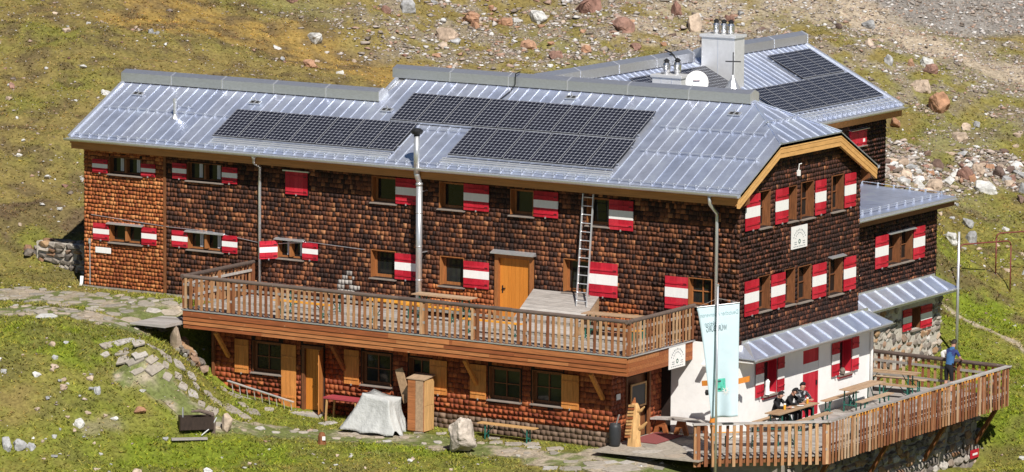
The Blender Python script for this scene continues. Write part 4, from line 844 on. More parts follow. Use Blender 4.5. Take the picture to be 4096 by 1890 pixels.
# down pipes
MB().tube([(-18.0,-.68,4.72),(-18.05,-.62,4.5),(-18.13,-.14,4.3),(-18.15,-.13,3.6),(-18.15,-.13,.02)], .052, 10).lathe((-18.0,-.69,4.6), [(.045,0),(.085,.1),(.085,.13)], 10).build('downpipe', K['galv'], hut, True)
MB().tube([(-.72,-.69,4.73),(-.72,-.66,4.45),(-.75,-.14,4.1),(-.75,-.13,3.9),(-.75,-.13,-.25)], .055, 10).build('downpipe', K['galv'], hut, True)
MB().tube([(.14,8.62,-.45),(.2,8.62,-.6),(.2,8.62,-2.9)], .05, 10).build('downpipe', K['white'], hut, True)
MB().tube([(-25.62,-.02,.0),(-25.62,-.05,-.25),(-25.66,-.12,-.4)], .06, 10).build('downpipe', K['white'], hut, True)
MB().tube([(-25.25,-.05,1.2),(-25.25,-.05,-.25)], .018, 6).lathe((-25.25,-.06,1.16), [(.05,0),(.05,.16)], 8).build('cable_conduit', K['galv'], hut)
# flue pipe up the front
mb = MB(); mb.tube([(-11.6,-.5,.0),(-11.6,-.5,4.28)], .105, 16); mb.tube([(-11.56,-.72,4.62),(-11.56,-.72,5.84)], .1, 16); mb.tube([(-11.6,-.5,4.26),(-11.59,-.54,4.38),(-11.57,-.68,4.55),(-11.56,-.72,4.66)], .095, 14)
for z_ in (1.1,2.2,3.3): mb.lathe((-11.6,-.5,z_), [(.11,0),(.113,.02),(.11,.04)], 16)
mb.lathe((-11.6,-.5,4.2), [(.12,0),(.12,.1)], 16); flue = mb.build('flue_pipe', K['galv'], hut, True)
MB().lathe((-11.56,-.72,5.82), [(.1,0),(.1,.06),(.17,.09),(.2,.16),(.2,.2),(.13,.26),(.02,.28)], 14).build('cowl', K['black'], flue)
MB().bar((-11.6,-.5,4.0), (-11.6,0,4.0), .04, .03).bar((-11.6,-.5,2.0), (-11.6,0,2.0), .04, .03).build('bracket', K['galv'], flue)
MB().tube([(-25.2,-.04,2.15),(-22,-.04,1.98),(-20.2,-.05,1.96),(-18,-.05,1.72),(-16.2,-.05,1.93),(-14.0,-.05,1.86)], .011, 5).build('cable', K['galv'], hut)
# awning over the ground floor
def awning(parent, x0, x1, y0, y1, zt, zf, hipl, hipr, pitch=.84):
    sl = (zt-zf)/(x1-x0); f = roof_frame((x1,0,zf), (0,1,0), (-1,0,sl)); L = math.hypot(x1-x0, zt-zf)
    base = MB().prism([(x1,y0,zf),(x1,y1,zf),(x0,y1-hipr,zt),(x0,y0+hipl,zt)], (0,0,-.05)).build('awning', K['galv'], parent)
    roof_sheets_a(base, f, y0, y1, L, hipl, hipr, pitch)
    if hipl: MB().prism([(x1,y0,zf),(x0,y0+hipl,zt),(x0-.1,y0,zf+.02)], (0,0,-.03)).build('awning_hip', K['roof'], base)
    if hipr: MB().prism([(x1,y1,zf),(x0,y1-hipr,zt),(x0-.1,y1,zf+.02)], (0,0,-.03)).build('awning_hip', K['roof'], base)
    g = gutter(parent, (x1+.05,y0-.02,zf-.01), (x1+.05,y1+.02,zf-.01), .05); MB().box(x0-.02,x1-.03,y0+.05,y1-.05,zf-.13,zf-.06).build('awning_soffit', K['white'], parent)
    mb = MB(); mb.box(x0-.02,x0+.025,y0+hipl,y1-hipr,zt-.03,zt+.07).build('wall_flashing', K['galv'], parent)
def roof_sheets_a(parent, f, y0, y1, L, hipl, hipr, pitch):
    n = int(round((y1-y0)/pitch)); w = (y1-y0)/n
    hi = lambda a: L*min(1, (a-y0)/hipl if hipl else 1, (y1-a)/hipr if hipr else 1)
    for k in range(n):
        a0, a1 = y0+k*w, y0+(k+1)*w; h0, h1 = max(hi(a0),.01), max(hi(a1),.01); mb = MB()
        mb.hexa([f(a0,0,.002), f(a1,0,.002), f(a1,h1,.002), f(a0,h0,.002), f(a0,0,.014), f(a1,0,.014), f(a1,h1,.014), f(a0,h0,.014)], 0)
        if h0 > .1: mb.hexa([f(a0-.022,0,.01), f(a0+.022,0,.01), f(a0+.022,h0,.01), f(a0-.022,h0,.01), f(a0-.015,0,.055), f(a0+.015,0,.055), f(a0+.015,h0,.055), f(a0-.015,h0,.055)], 1)
        mb.build('awning_sheet', [K['roof'], K['seam']], parent)
awning(hut, .05, .76, -.3, 9.0, .02, -.38, .45, .45)
# chimneys
ch = MB(); ch.box(-6.85,-5.75,6.2,6.9,5.5,7.52).box(-6.9,-5.7,6.15,6.95,7.46,7.55); ch = ch.build('chimney', K['chimney'], hut, bevel=.01); cowl(ch, (-6.45,6.45,7.55), .11, .5); cowl(ch, (-6.15,6.65,7.55), .11, .52)
for x_ in (-6.5,-6.1): MB().box(x_-.01,x_+.01,6.19,6.2,6.4,7.46).build('sheet_joint', K['seam'], ch)

# ---------------------------------------------------------------- rear wing
wing = thing('rear_wing', 'rear wing with metal roof running back from the main ridge to the right', 'building wing', (-10.15, 15, .5))
WX0, WX1, WE = -13.8, -6.5, 5.09; wso = (-5.95, -14.35); WRX, WRZ = -10.15, 7.18; WSL = (WRZ-WE)/(wso[0]-WRX)
mb = MB(); wop = [(19.42,20.62,3.86,4.42)]; WING_W.solid(mb, 7.9, 22.2, -1, 4.95, wop); mb.box(WX0,WX0+.3,7.9,22.2,-1,4.95).box(WX0+.3,WX1-.3,21.9,22.2,-1,4.95).prism([(WX0,22.2,4.95),(WX1,22.2,4.95),(WRX,22.2,7.0)], (0,-.3,0)); mb.build('wall', K['wall_dark'], wing)
Lw = shingle_list(16.6, 22.22, 2.2, 4.9, wop, row=.15, w=(.13,.22)); vis = sorted(Lw, key=lambda s: -s[0])[:260]; single_shingles(WING_W, vis, K['shingle_gable'], wing); vs_ = set(vis); cladding(WING_W, [s for s in Lw if s not in vs_], K['shingle_gable'], wing)
window(wing, WING_W, 19.42, 20.62, 3.86, 4.42, 2, 1, .12, True, True, False, 'red'); shutter(wing, WING_W, 19.4, 20.0, 3.84, 4.44, 'red'); shutter(wing, WING_W, 20.02, 20.64, 3.84, 4.44, 'red')
mb = MB(); WING_W.box(mb, 20.35, 20.5, 3.95, 4.08, .075, .08); mb.build('notice', K['white'], wing)
wr = MB(); wr.prism([(wso[0],8.2,WE-.02),(wso[0],22.5,WE-.02),(WRX,22.5,WRZ-.02),(WRX,4.0,WRZ-.02)], (0,0,-.1)).prism([(wso[1],8.2,WE-.02),(wso[1],22.5,WE-.02),(WRX,22.5,WRZ-.02),(WRX,4.0,WRZ-.02)], (0,0,-.1)); wr = wr.build('roof', K['galv'], wing)
fW = roof_frame((wso[0],0,WE), (0,1,0), (-1,0,WSL)); WL = (wso[0]-WRX)*math.sqrt(1+WSL*WSL); wsl = math.sqrt(1+WSL*WSL)
roof_sheets(wr, fW, 4.1, 22.5, lambda y: max(0, (8.2-y)/4.2*WL), lambda y: WL-.02, .36)
fW2 = roof_frame((wso[1],0,WE), (0,1,0), (1,0,WSL)); roof_sheets(wr, fW2, 8.5, 22.5, lambda y: 0, lambda y: WL-.02, 2.0)
ridge_cap(wr, ((WRX,4.2,WRZ), (WRX,14.3,WRZ)), .26, -.07, .31, .11, 2.4); ridge_cap(wr, ((WRX,15.1,WRZ), (WRX,22.55,WRZ)), .26, -.07, .31, .11, 2.5)
SOL_W = solar_mesh(roof_frame((wso[0],0,WE), (0,1,0), (-1,0,WSL))); solar_row(wr, fW, SOL_W, 18.8, 3, 2.38, 1.04); solar_row(wr, fW, SOL_W, 14.72, 7, .66, 1.04); solar_row(wr, fW, SOL_W, 9.2, 5, 2.4, 1.04)
snow_guard(wr, fW, 8.8, 22.4, .16, .36); snow_guard(wr, fW, 15.6, 18.6, 2.1, .36)
mb = MB(); rbox(mb, fW, 22.4, 22.54, 0, WL, 0, .06); mb.build('verge_trim', K['seam'], wr)
for v_ in (.3,.44): mb = MB(); rbox(mb, fW, 14.5, 22.3, v_, v_+.05, .03, .08); mb.build('snow_stop', K['alu'], wr)
gutter(wing, (-5.86,8.6,5.06), (-5.86,22.55,5.06), .09); MB().box(-6.05,-6.01,8.6,22.5,4.72,4.95).build('eave_board', K['wood_eave'], wing); MB().box(-6.5,-6.05,8.6,22.4,4.74,4.77).build('soffit', K['wood_brown'], wing)
ch = MB(); ch.box(-9.62,-8.3,14.3,15.0,5.8,8.08).box(-9.68,-8.24,14.24,15.06,8.0,8.1); ch = ch.build('chimney', K['chimney'], wing, bevel=.01)
for x_ in (-9.2,-8.9,-8.62): cowl(ch, (x_,14.6,8.1), .11, .5)
MB().box(-8.97,-8.955,14.29,14.3,6.6,8.0).build('sheet_joint', K['seam'], ch)
mb = MB(); mb.prism([fW(14.2,2.3,.03), fW(14.32,2.3,.03), fW(14.32,4.4,.03), fW(14.2,4.4,.03)], (0,0,.04)).build('chimney_flashing', K['seam'], wr)
MB().tube([(-9.9,12.6,7.5),(-9.75,12.6,7.5),(-9.6,12.6,7.3),(-9.55,12.6,6.95)], .025, 6).tube([(-10.2,12.8,7.62),(-9.9,12.7,7.55),(-9.75,12.7,7.4)], .03, 6).build('cable_loop', K['black'], wing)
MB().tube([(-10.5,3.85,7.6),(-10.52,3.6,7.55),(-10.55,3.62,7.2),(-10.6,3.4,6.98),(-10.8,2.6,6.56)], .022, 6).build('cable_loop', K['black'], hut)

# ---------------------------------------------------------------- right annex
annex = thing('side_annex', 'low annex with flat metal roof, shingled upper wall and rubble stone base', 'annex', (-4, 13, -3))
aop = [(13.63,14.5,.72,1.78), (14.58,15.44,.72,1.78)]; mb = MB(); ANNEX_W.solid(mb, 8, 17.3, -.5, 2.6, aop); mb.box(-6.5,-2.2,17.0,17.3,-3.4,2.6); mb.build('wall', K['wall_dark'], annex)
La = shingle_list(10.8, 17.3, -.02, 2.55, aop, row=.15, w=(.13,.22)); one = sorted(La, key=lambda s: -(s[1]-s[0]))[:300]; one_s = set(one); single_shingles(ANNEX_W, one, K['shingle_gable'], annex); cladding(ANNEX_W, [s for s in La if s not in one_s], K['shingle_gable'], annex)
for a, b, c, d in aop: window(annex, ANNEX_W, a, b, c, d, 1, 2, .2, True, True, False, 'wood_brown')
shutter(annex, ANNEX_W, 12.68, 13.59, .7, 1.81); shutter(annex, ANNEX_W, 15.48, 16.29, .7, 1.82)
STONE_A = Wall((-1.8,0,0), (0,1,0), (1,0,0)); sop = [(15.24,15.9,-1.7,-.95)]; mb = MB(); STONE_A.solid(mb, 8.7, 17.5, -3.6, -.45, sop, .4); mb.build('mortar_wall', K['mortar_pale'], annex)
window(annex, STONE_A, 15.24, 15.9, -1.7, -.95, 1, 1, .25, True, False, False, 'wood_brown'); shutter(annex, STONE_A, 14.6, 15.22, -1.68, -.94); shutter(annex, STONE_A, 15.92, 16.74, -1.74, -.96)
STM = [hull_mesh('stone', K['stone'], npts=16, flat=1.0, box=.75, seed=500+s) for s in range(8)]
def masonry(parent, wall, u0, u1, z0, z1, openings, course=(.17,.30), width=(.18,.48), depth=.12, skip=.0):
    z = z0
    while z < z1:
        h = rng.uniform(*course); u = u0
        while u < u1:
            w = rng.uniform(*width); a, b = u, min(u+w, u1+.05); u += w; hh = h*rng.uniform(.75,1.12)
            if any(b > o[0] and a < o[1] and z+hh > o[2] and z < o[3] for o in openings) or rng.random() < skip: continue
            sc = (w*.54, depth*rng.uniform(.8,1.25), hh*.54); sc = sc if abs(wall.u.x) > .5 else (sc[1], sc[0], sc[2])
            place('stone', rng.choice(STM), parent, wall.pt((a+b)/2, z+h/2+rng.uniform(-.02,.02), -depth*.35), (rng.uniform(-.12,.12), rng.uniform(-.12,.12), rng.uniform(-.1,.1)), sc)
        z += h*.93
masonry(annex, STONE_A, 10.6, 17.5, -3.2, -.6, [(14.6,16.75,-1.75,-.9)])
ar = MB(); ar.prism([(-1.4,8.0,2.66),(-1.4,17.75,2.66),(-6.5,17.75,2.9),(-6.5,8.0,2.9)], (0,0,-.12)); ar = ar.build('roof', K['galv'], annex)
fA = roof_frame((-1.4,0,2.66), (0,1,0), (-1,0,.047))
mb = MB()
for k in range(6): rbox(MB(), fA, 8.0+k*1.625, 8.0+(k+1)*1.625-.01, 0, 5.1, .004, .016).build('roof_sheet', K['roof'], ar)
mb = MB(); a = 9.0; mb.tube([fA(8.1,.35,.16), fA(17.6,.35,.16)], .012, 6); mb.tube([fA(8.1,.35,.09), fA(17.6,.35,.09)], .01, 6)
while a < 17.6: rbox(mb, fA, a-.012, a+.012, .3, .4, 0, .18); a += .62
mb.build('snow_guard', K['seam'], ar); mb = MB(); v_ = .5; mb.tube([fA(17.62,.4,.12), fA(17.62,5.0,.12)], .011, 6)
while v_ < 5: rbox(mb, fA, 17.58, 17.66, v_-.02, v_+.02, 0, .15); v_ += .62
mb.build('snow_guard', K['seam'], ar)
gutter(annex, (-1.33,8.0,2.6), (-1.33,17.8,2.6), .055); MB().box(-1.48,-1.44,8,17.7,2.36,2.56).build('eave_board', K['wood_brown'], annex)
awning(annex, -1.85, -1.15, 8.6, 17.6, -.04, -.46, 0, .5, .84)
MB().tube([(-1.7,11.2,2.5),(-1.82,11.1,2.2),(-1.84,10.9,1.6),(-1.84,10.95,.1)], .02, 6).build('cable', K['black'], annex)

# ================================================================ DECK STOREY
deck = thing('deck_storey', 'low reddish shingled storey carrying a wooden sun deck along the hut front', 'deck', (-10, -2, -3.1))
DX0, DX1, DY = -18.4, -1.6, -4.08
lo_ = [(-16.26,-15.12,-1.95,-.93), (-14.31,-13.48,-3.02,-.9), (-11.98,-10.87,-1.94,-.89), (-10.18,-9.38,-1.9,-.9), (-7.16,-6.0,-1.95,-.92), (-5.56,-4.46,-1.93,-.88)]
mb = MB(); LOW_W.solid(mb, -17.9, -2.7, -3.4, -.12, lo_, .3); mb.box(-17.9,-17.6,-2.9,0,-3.2,-.12); mb.build('wall', K['wall_dark'], deck)
sop_ = [(-2.25,-.85,-3.0,-1.0)]; mb = MB(); SIDE_W.solid(mb, -3.2, 0, -3.4, -.12, sop_, .3); mb.box(-2.7,-2.35,-.12,.0,-3.3,-.12); mb.build('wall', K['wall_dark'], deck)
lbig = [(a-.06, b+.06, c-.08, d+.05) for a, b, c, d in lo_]+[(-2.76,-2.6,-3.4,-3.2)]
LL = shingle_list(-17.92, -2.68, -3.25, -.6, lbig, row=.168, w=(.15,.27), gap=(.93,.99), butt=(.012,.022)); base_ = [s for s in LL if s[2] < -2.62 and s[0] > -9.5]; bs_ = set(base_); rest = [s for s in LL if s not in bs_]
lit = sorted(rest, key=lambda s: s[2]-.012*(s[1]-s[0])*10)[:300]; ls_ = set(lit)
single_shingles(LOW_W, lit, K['shingle_low'], deck); cladding(LOW_W, [s for s in rest if s not in ls_], K['shingle_low'], deck); cladding(LOW_W, base_, K['shingle_grey'], deck)
cladding(SIDE_W, shingle_list(-3.22, 0, -3.1, -.6, [(-2.3,-.8,-3.1,-.95)], row=.168, w=(.15,.27), gap=(.93,.99), butt=(.012,.022)), K['shingle_low'], deck)
for i, (a, b, c, d) in enumerate(lo_):
    if i == 1: continue
    window(deck, LOW_W, a, b, c, d, 2, 2, .1, True, False, False, 'wood_brown', fw=.1)
for a, b, c, d in [(-16.94,-16.4,-2.03,-.93), (-12.64,-12.07,-1.99,-.88), (-9.36,-8.72,-2.0,-.9), (-7.84,-7.25,-1.99,-.9), (-4.46,-3.83,-1.98,-.9)]: shutter(deck, LOW_W, a, b, c, d, 'wood', None, .05)
shutter(deck, LOW_W, -15.09, -14.52, -2.98, -.93, 'wood', None, .05); shutter(deck, LOW_W, -13.48, -12.92, -3.0, -.95, 'wood', (-1, 68), .05)
mb = MB()
for a, b, c, d in ((-14.31,-14.2,-3.02,-.9), (-13.59,-13.48,-3.02,-.9), (-14.2,-13.59,-1.0,-.9)): LOW_W.box(mb, a, b, c, d, -.2, .05)
mb.build('door_frame', K['wood_brown'], deck); mb = MB()
for k in range(5): LOW_W.box(mb, -14.2+k*.122+.003, -14.2+(k+1)*.122-.003, -3.0, -1.0, -.1, -.05)
dd = mb.build('door', K['wood_orange'], deck); mb = MB(); LOW_W.box(mb, -13.7, -13.64, -2.1, -1.94, -.05, -.03); mb.build('handle', K['galv'], dd)
MB().box(-14.4,-13.3,-3.75,-3.2,-3.16,-3.04).build('doorstep', K['flag_stone'], deck)
mb = MB(); SIDE_W.box(mb, -2.25, -.85, -3.0, -1.0, -.2, -.15); pd = mb.build('entrance_door', K['wood_brown'], deck)
for u_ in (-2.28,-.86): mb = MB(); SIDE_W.box(mb, u_-.05, u_+.05, -3.0, -.6, -.05, .04); mb.build('door_post', K['wood_brown'], deck)
for x_ in (-17.85,): MB().box(x_,x_+.09,-3.28,-3.2,-3.0,-.62).build('corner_post', K['wood_brown'], deck)
for x_ in (-17.2,-12.64,-7.6,-2.97): MB().bar((x_,-3.98,-.66), (x_,-3.24,-1.55), .1, .12, (1,0,0)).build('brace', K['wood_shutter'] if x_ != -12.64 else K['wood_fascia'], deck)
# fascia: four courses of boards along the front and the two sides
zz = [-.03,-.2,-.34,-.47,-.6]
for k in range(4):
    cuts = [DX0]+sorted(rng.uniform(DX0+2,DX1-2) for _ in range(3))+[DX1]
    for a, b in zip(cuts[:-1], cuts[1:]):
        dy = .014*(3-k); MB().hexa([(a+.002,DY-.02-dy,zz[k+1]+.004),(b-.002,DY-.02-dy,zz[k+1]+.004),(b-.002,DY+.03,zz[k+1]+.004),(a+.002,DY+.03,zz[k+1]+.004),(a+.002,DY-.005-dy,zz[k]),(b-.002,DY-.005-dy,zz[k]),(b-.002,DY+.03,zz[k]),(a+.002,DY+.03,zz[k])]).build('fascia_board', K['wood_fascia'], deck)
    for s_, xx in ((1,DX1), (-1,DX0)):
        for a, b in ((DY+.035,-2.2+.3*k), (-2.19+.3*k,-.02)): MB().box(xx-.03 if s_ > 0 else xx-.02, xx+.02 if s_ > 0 else xx+.03, a, b, zz[k+1]+.004, zz[k]).build('fascia_board', K['wood_fascia'], deck)
MB().box(DX0+.05,DX1-.05,DY+.04,-.02,-.12,-.06).build('deck_base', K['wall_dark'], deck); MB().box(DX0+.05,DX1-.05,DY+.05,-3.25,-.56,-.5).build('deck_underside', K['wood_brown'], deck)
n = 26
for k in range(n):
    y0 = DY+.02+k*(4.03/n); MB().box(DX0+.03,DX1-.03,y0,y0+4.03/n-.012,-.055,-.02+rng.uniform(0,.005)).build('deck_plank', K['plank_grey'], deck)
MB().box(DX0-.06,DX1+.06,DY-.07,DY+.04,-.012,.02).build('drip_edge', K['galv'], deck); MB().box(DX1-.04,DX1+.07,DY+.04,-.02,-.012,.02).build('drip_edge', K['galv'], deck); MB().box(DX0-.07,DX0+.04,DY+.04,-.02,-.012,.02).build('drip_edge', K['galv'], deck)
BAL = MB().box(-.045,.045,-.014,.014,0,1).mesh('baluster', K['baluster']); BALD = MB().box(-.045,.045,-.014,.014,0,1).mesh('baluster', K['baluster_dark'])
def railing(parent, a, b, z0, z1, spacing, me, off, first=True, last=True, railmat='rail', rail_r=.068, postmat='baluster', zmid=(.35,.75), width=1.0, postlow=None):
    """posts, handrail, two stringers and balusters along a->b; off: outward unit vector"""
    a, b = Vector((a[0],a[1],0)), Vector((b[0],b[1],0)); d = b-a; L = d.length; d.normalize(); off = Vector((off[0],off[1],0)); ang = math.atan2(d.y, d.x)
    segs = max(1, int(round(L/4.2)))
    for k in range(segs):
        p, q = a+d*(L*k/segs-(.08 if k == 0 else 0)), a+d*(L*(k+1)/segs+(.08 if k == segs-1 else -.006)); dz = rng.uniform(-.006,.006); mb = MB()
        if railmat == 'rail': mb.tube([p+V(0,0,z1+dz), q+V(0,0,z1+dz)], rail_r, 10)
        else: mb.bar(p+V(0,0,z1+dz), q+V(0,0,z1+dz), .17, .05)
        mb.build('handrail', K[railmat], parent)
    for f_ in zmid: MB().bar(a+V(0,0,z0+(z1-z0)*f_), b+V(0,0,z0+(z1-z0)*f_), .04, .08).build('rail_beam', K['plank_grey'], parent)
    npost = max(1, int(round(L/1.9)))
    for k in range(npost+1):
        if (k == 0 and not first) or (k == npost and not last): continue
        p = a+d*(L*k/npost)-off*.03; MB().obox(p+V(0,0,(z0+z1)/2-.02), d*.045, off*.045, V(0,0,(z1-z0)/2-.02)).build('post', K[postmat], parent)
    n = int(round(L/spacing))
    for k in range(n):
        p = a+d*(L*(k+.5)/n)+off*.04; h = z1-.05-(z0+rng.uniform(-.015,.015)); place('baluster', me, parent, (p.x,p.y,z1-.05-h), (rng.gauss(0,.008), rng.gauss(0,.012), ang+rng.gauss(0,.03)), (width*rng.uniform(.85,1.12),1,h))
railing(deck, (DX0,DY), (DX1,DY), .05, 1.1, .212, BAL, (0,-1)); railing(deck, (DX1,DY), (DX1,-.05), .05, 1.1, .2, BAL, (1,0), False); railing(deck, (DX0,DY), (DX0,-.2), .05, 1.1, .2, BAL, (-1,0), False)
# sloping plank hatch over the cellar stair
hatch = thing('stair_hatch', 'sloping grey plank hatch on the deck beside the orange door', 'hatch', (-6.3, -.8, 0))
for k in range(11):
    t0, t1 = k/11, (k+1)/11-.006; y0, y1 = -.03-1.62*t0, -.03-1.62*t1; z0, z1 = 1.12-1.06*t0, 1.12-1.06*t1
    MB().hexa([(-7.52,y0,z0-.04),(-5.05,y0,z0-.04),(-5.05,y1,z1-.04),(-7.52,y1,z1-.04),(-7.52,y0,z0),(-5.05,y0,z0),(-5.05,y1,z1),(-7.52,y1,z1)]).build('plank', K['plank_grey'], hatch)
for k in range(6):
    ya, yb = -.03-.26*k, -.03-.26*(k+1)+.008; za, zb = 1.06-1.06*.26/1.62*k, 1.06-1.06*.26/1.62*(k+1)
    for x_ in (-5.1,-7.5): MB().prism([(x_,ya,0),(x_,yb,0),(x_,yb,max(zb,.01)),(x_,ya,za)], (.03,0,0)).build('side_board', K['beer_wood'], hatch)

# ================================================================ TERRACE
terr = thing('sun_terrace', 'wooden terrace with slatted railing on a rubble wall at the hut end', 'terrace', (1.5, 3, -3.2))
TZ = -2.92; TP = [(.73,-3.9), (3.82,-1.15), (3.86,11.3), (-1.75,11.7)]
k = 0; y_ = -3.9
while y_ < 11.6:   # floor planks across the terrace
    ya, yb = y_, y_+.145; x1 = 3.76 if ya > -1.1 else .73+(ya+3.9)*(3.09/2.75); x0 = .14 if ya < 8.7 else -1.75
    if ya < -.1: x0 = max(-.6, .73-(ya+3.9)*.9)
    if x1-x0 > .15: MB().hexa([(x0,ya,TZ-.04),(x1,ya,TZ-.04),(x1,yb-.01,TZ-.04),(x0,yb-.01,TZ-.04),(x0,ya,TZ),(x1,ya,TZ+rng.uniform(0,.005)),(x1,yb-.01,TZ),(x0,yb-.01,TZ)]).build('floor_plank', K['plank_grey'], terr)
    y_ += .145
mb = MB(); mb.prism([(-1.7,11.6,TZ-.06),(3.78,11.25,TZ-.06),(3.74,-1.1,TZ-.06),(.75,-3.8,TZ-.06),(-.5,-2.6,TZ-.06),(.2,0,TZ-.06),(.2,8.7,TZ-.06),(-1.7,8.8,TZ-.06)], (0,0,-.14)); mb.build('joist_frame', K['wood_brown'], terr)
railing(terr, TP[0], TP[1], TZ-.28, TZ+1.05, .222, BALD if False else BAL, (.665,-.747), railmat='rail_pale', width=1.15); railing(terr, TP[1], TP[2], TZ-.28, TZ+1.05, .2, BALD, (1,0), False, railmat='rail_pale', postmat='baluster_dark')
railing(terr, TP[2], TP[3], TZ-.1, TZ+1.02, .24, BALD, (0,1), False, railmat='rail', postmat='baluster_dark')
RW = Wall((2.75,0,0), (0,1,0), (1,0,0)); mb = MB(); RW.box(mb, -1.9, 11.3, -6.6, TZ-.2, -.5, -.04); mb.build('retaining_wall', K['mortar'], terr); masonry(terr, RW, -1.8, 11.4, -6.3, TZ-.35, [], (.2,.36), (.25,.62), .14)
RW2 = Wall((.7,-3.3,0), Vector((3.1,2.75,0)).normalized(), Vector((2.75,-3.1,0)).normalized()); mb = MB(); RW2.box(mb, .3, 3.1, -6, TZ-.2, -.5, -.04); mb.build('retaining_wall', K['mortar'], terr)
RW3 = Wall((0,11.3,0), (-1,0,0), (0,1,0)); mb = MB(); RW3.box(mb, -2.75, 1.8, -6, TZ-.2, -.4, 0); mb.build('retaining_wall', K['mortar'], terr); masonry(terr, RW3, -2.7, 1.7, -5, TZ-.35, [], (.2,.36), (.25,.6), .12)
for y_ in (-.6,3.4,7.4,11.1): MB().bar((3.7,y_,TZ-.12), (2.8,y_,TZ-1.6), .12, .14, (0,1,0)).build('brace', K['wood_brown'], terr)
for y_, w_ in ((11.15,.32),): mb = MB(); RW.box(mb, 10.75, 11.3, -5.0, -4.72, .06, .1); mb.build('painted_mark', K['red'], terr); mb = MB(); RW.box(mb, 10.85, 11.2, -4.9, -4.83, .1, .104); mb.build('painted_mark', K['white'], terr)
# entrance forecourt
mb = MB(); mb.prism([(-2.7,-4.3,-3.02),(.9,-4.0,-3.02),(.9,-3.0,-3.02),(.15,-.1,-3.02),(-2.7,-.1,-3.02)], (0,0,.05)); pv = mb.build('pavement', K['flag_stone']); pv['kind'] = 'structure'
for cx, cy, rx, ry in ((-1.2,-3.6,.55,.32),(-.1,-3.7,.42,.3),(-2.1,-3.8,.4,.25),(-.5,-2.7,.5,.4),(-1.6,-2.7,.35,.3),(-.9,-1.6,.5,.45)): place('paving_stone', rng.choice(SLABS), pv, (cx,cy,-2.965), (0,0,rng.uniform(0,3)), (rx,ry,.012))
tag(MB().box(-2.55,-1.55,-2.35,-.65,-2.96,-2.935).build('doormat', material('mat_red', [(.23,.062,.06)], rough=.95, noise=(40,40,40), amp=.3)), 'dark red doormat on the pavement before the entrance door', 'doormat')

# dry stone wall behind the left end
dsw = thing('stone_wall', 'rubble stone wall standing left of the hut gable', 'wall', (-28, 1.7, -.4)); DW = Wall((0,1.75,0), (1,0,0), (0,-1,0))
MB().box(-29.0,-25.6,1.85,2.6,-1.0,.72).build('mortar_core', K['mortar_pale'], dsw)
z = -.55
masonry(dsw, Wall((0,1.78,0), (1,0,0), (0,-1,0)), -28.9, -26.0, -.55, .7, [], (.13,.24), (.2,.5), .14)
for k in range(14):
    w = rng.uniform(.15,.28); place('stone', rng.choice(STM), dsw, (-29.1-rng.random()*.4, 1.8+rng.random()*.5, -.45+rng.random()*.9), (rng.random(),rng.random(),rng.random()*3), (w,w*.8,w*.6))
for k in range(12):
    w = rng.uniform(.18,.3); place('stone', rng.choice(STM), dsw, (-28.7+k*.26, 2.1+rng.random()*.2, .74), (0,0,rng.random()*3), (w,w*.8,.08))
# loose stones packed where the deck storey meets the bank
lw = thing('bank_stones', 'low heap of stones holding the bank at the left end of the deck storey', 'stone heap', (-18.3,-3.8,-1.4))
for k in range(34):
    t = k/34; w = rng.uniform(.1,.2); x_, y_ = -18.7+t*1.0+rng.uniform(-.15,.15), -3.9+rng.uniform(-.35,.45)-t*.3; place('stone', rng.choice(STM), lw, (x_, y_, gz(x_,y_)+rng.uniform(.0,.28)), (rng.random(),rng.random(),rng.random()*3), (w*1.2,w,w*.7))

# ================================================================ FURNITURE AND LOOSE THINGS
def beer_parts(root, L, W, H, topmat, planks=2):
    for k in range(planks):
        y0 = -W/2+W*k/planks; MB().box(-L/2,L/2,y0,y0+W/planks-.006,H-.03,H).build('board', K[topmat], root)
    for s in (-1,1):
        mb = MB(); x = s*(L/2-.28)
        for y in (-W/2+.05,W/2-.05): mb.bar((x,y,0), (x,y*.92,H-.03), .035, .035, (1,0,0))
        mb.bar((x,-W/2+.05,H*.3), (x,W/2-.05,H*.3), .03, .03, (1,0,0)).bar((x,-W/2+.06,H-.05), (x,W/2-.06,H-.05), .03, .03, (1,0,0)).bar((x,0,H*.32), (x-s*.3,0,H-.05), .022, .022, (0,1,0))
        mb.build('leg_frame', K['beer_green'], root)
def beer_table(x, y, z, rot, lab, mat='beer_wood', L=2.2, W=.55, H=.76):
    r = thing('beer_table', lab, 'table', (0,0,0), 'folding tables'); beer_parts(r, L, W, H, mat, 3); r.location = (x,y,z); r.rotation_euler.z = rot; return r
def beer_bench(x, y, z, rot, lab, mat='beer_wood', L=2.2, W=.26, H=.46):
    r = thing('beer_bench', lab, 'bench', (0,0,0), 'folding benches'); beer_parts(r, L, W, H, mat, 1); r.location = (x,y,z); r.rotation_euler.z = rot; return r
HP = math.pi/2
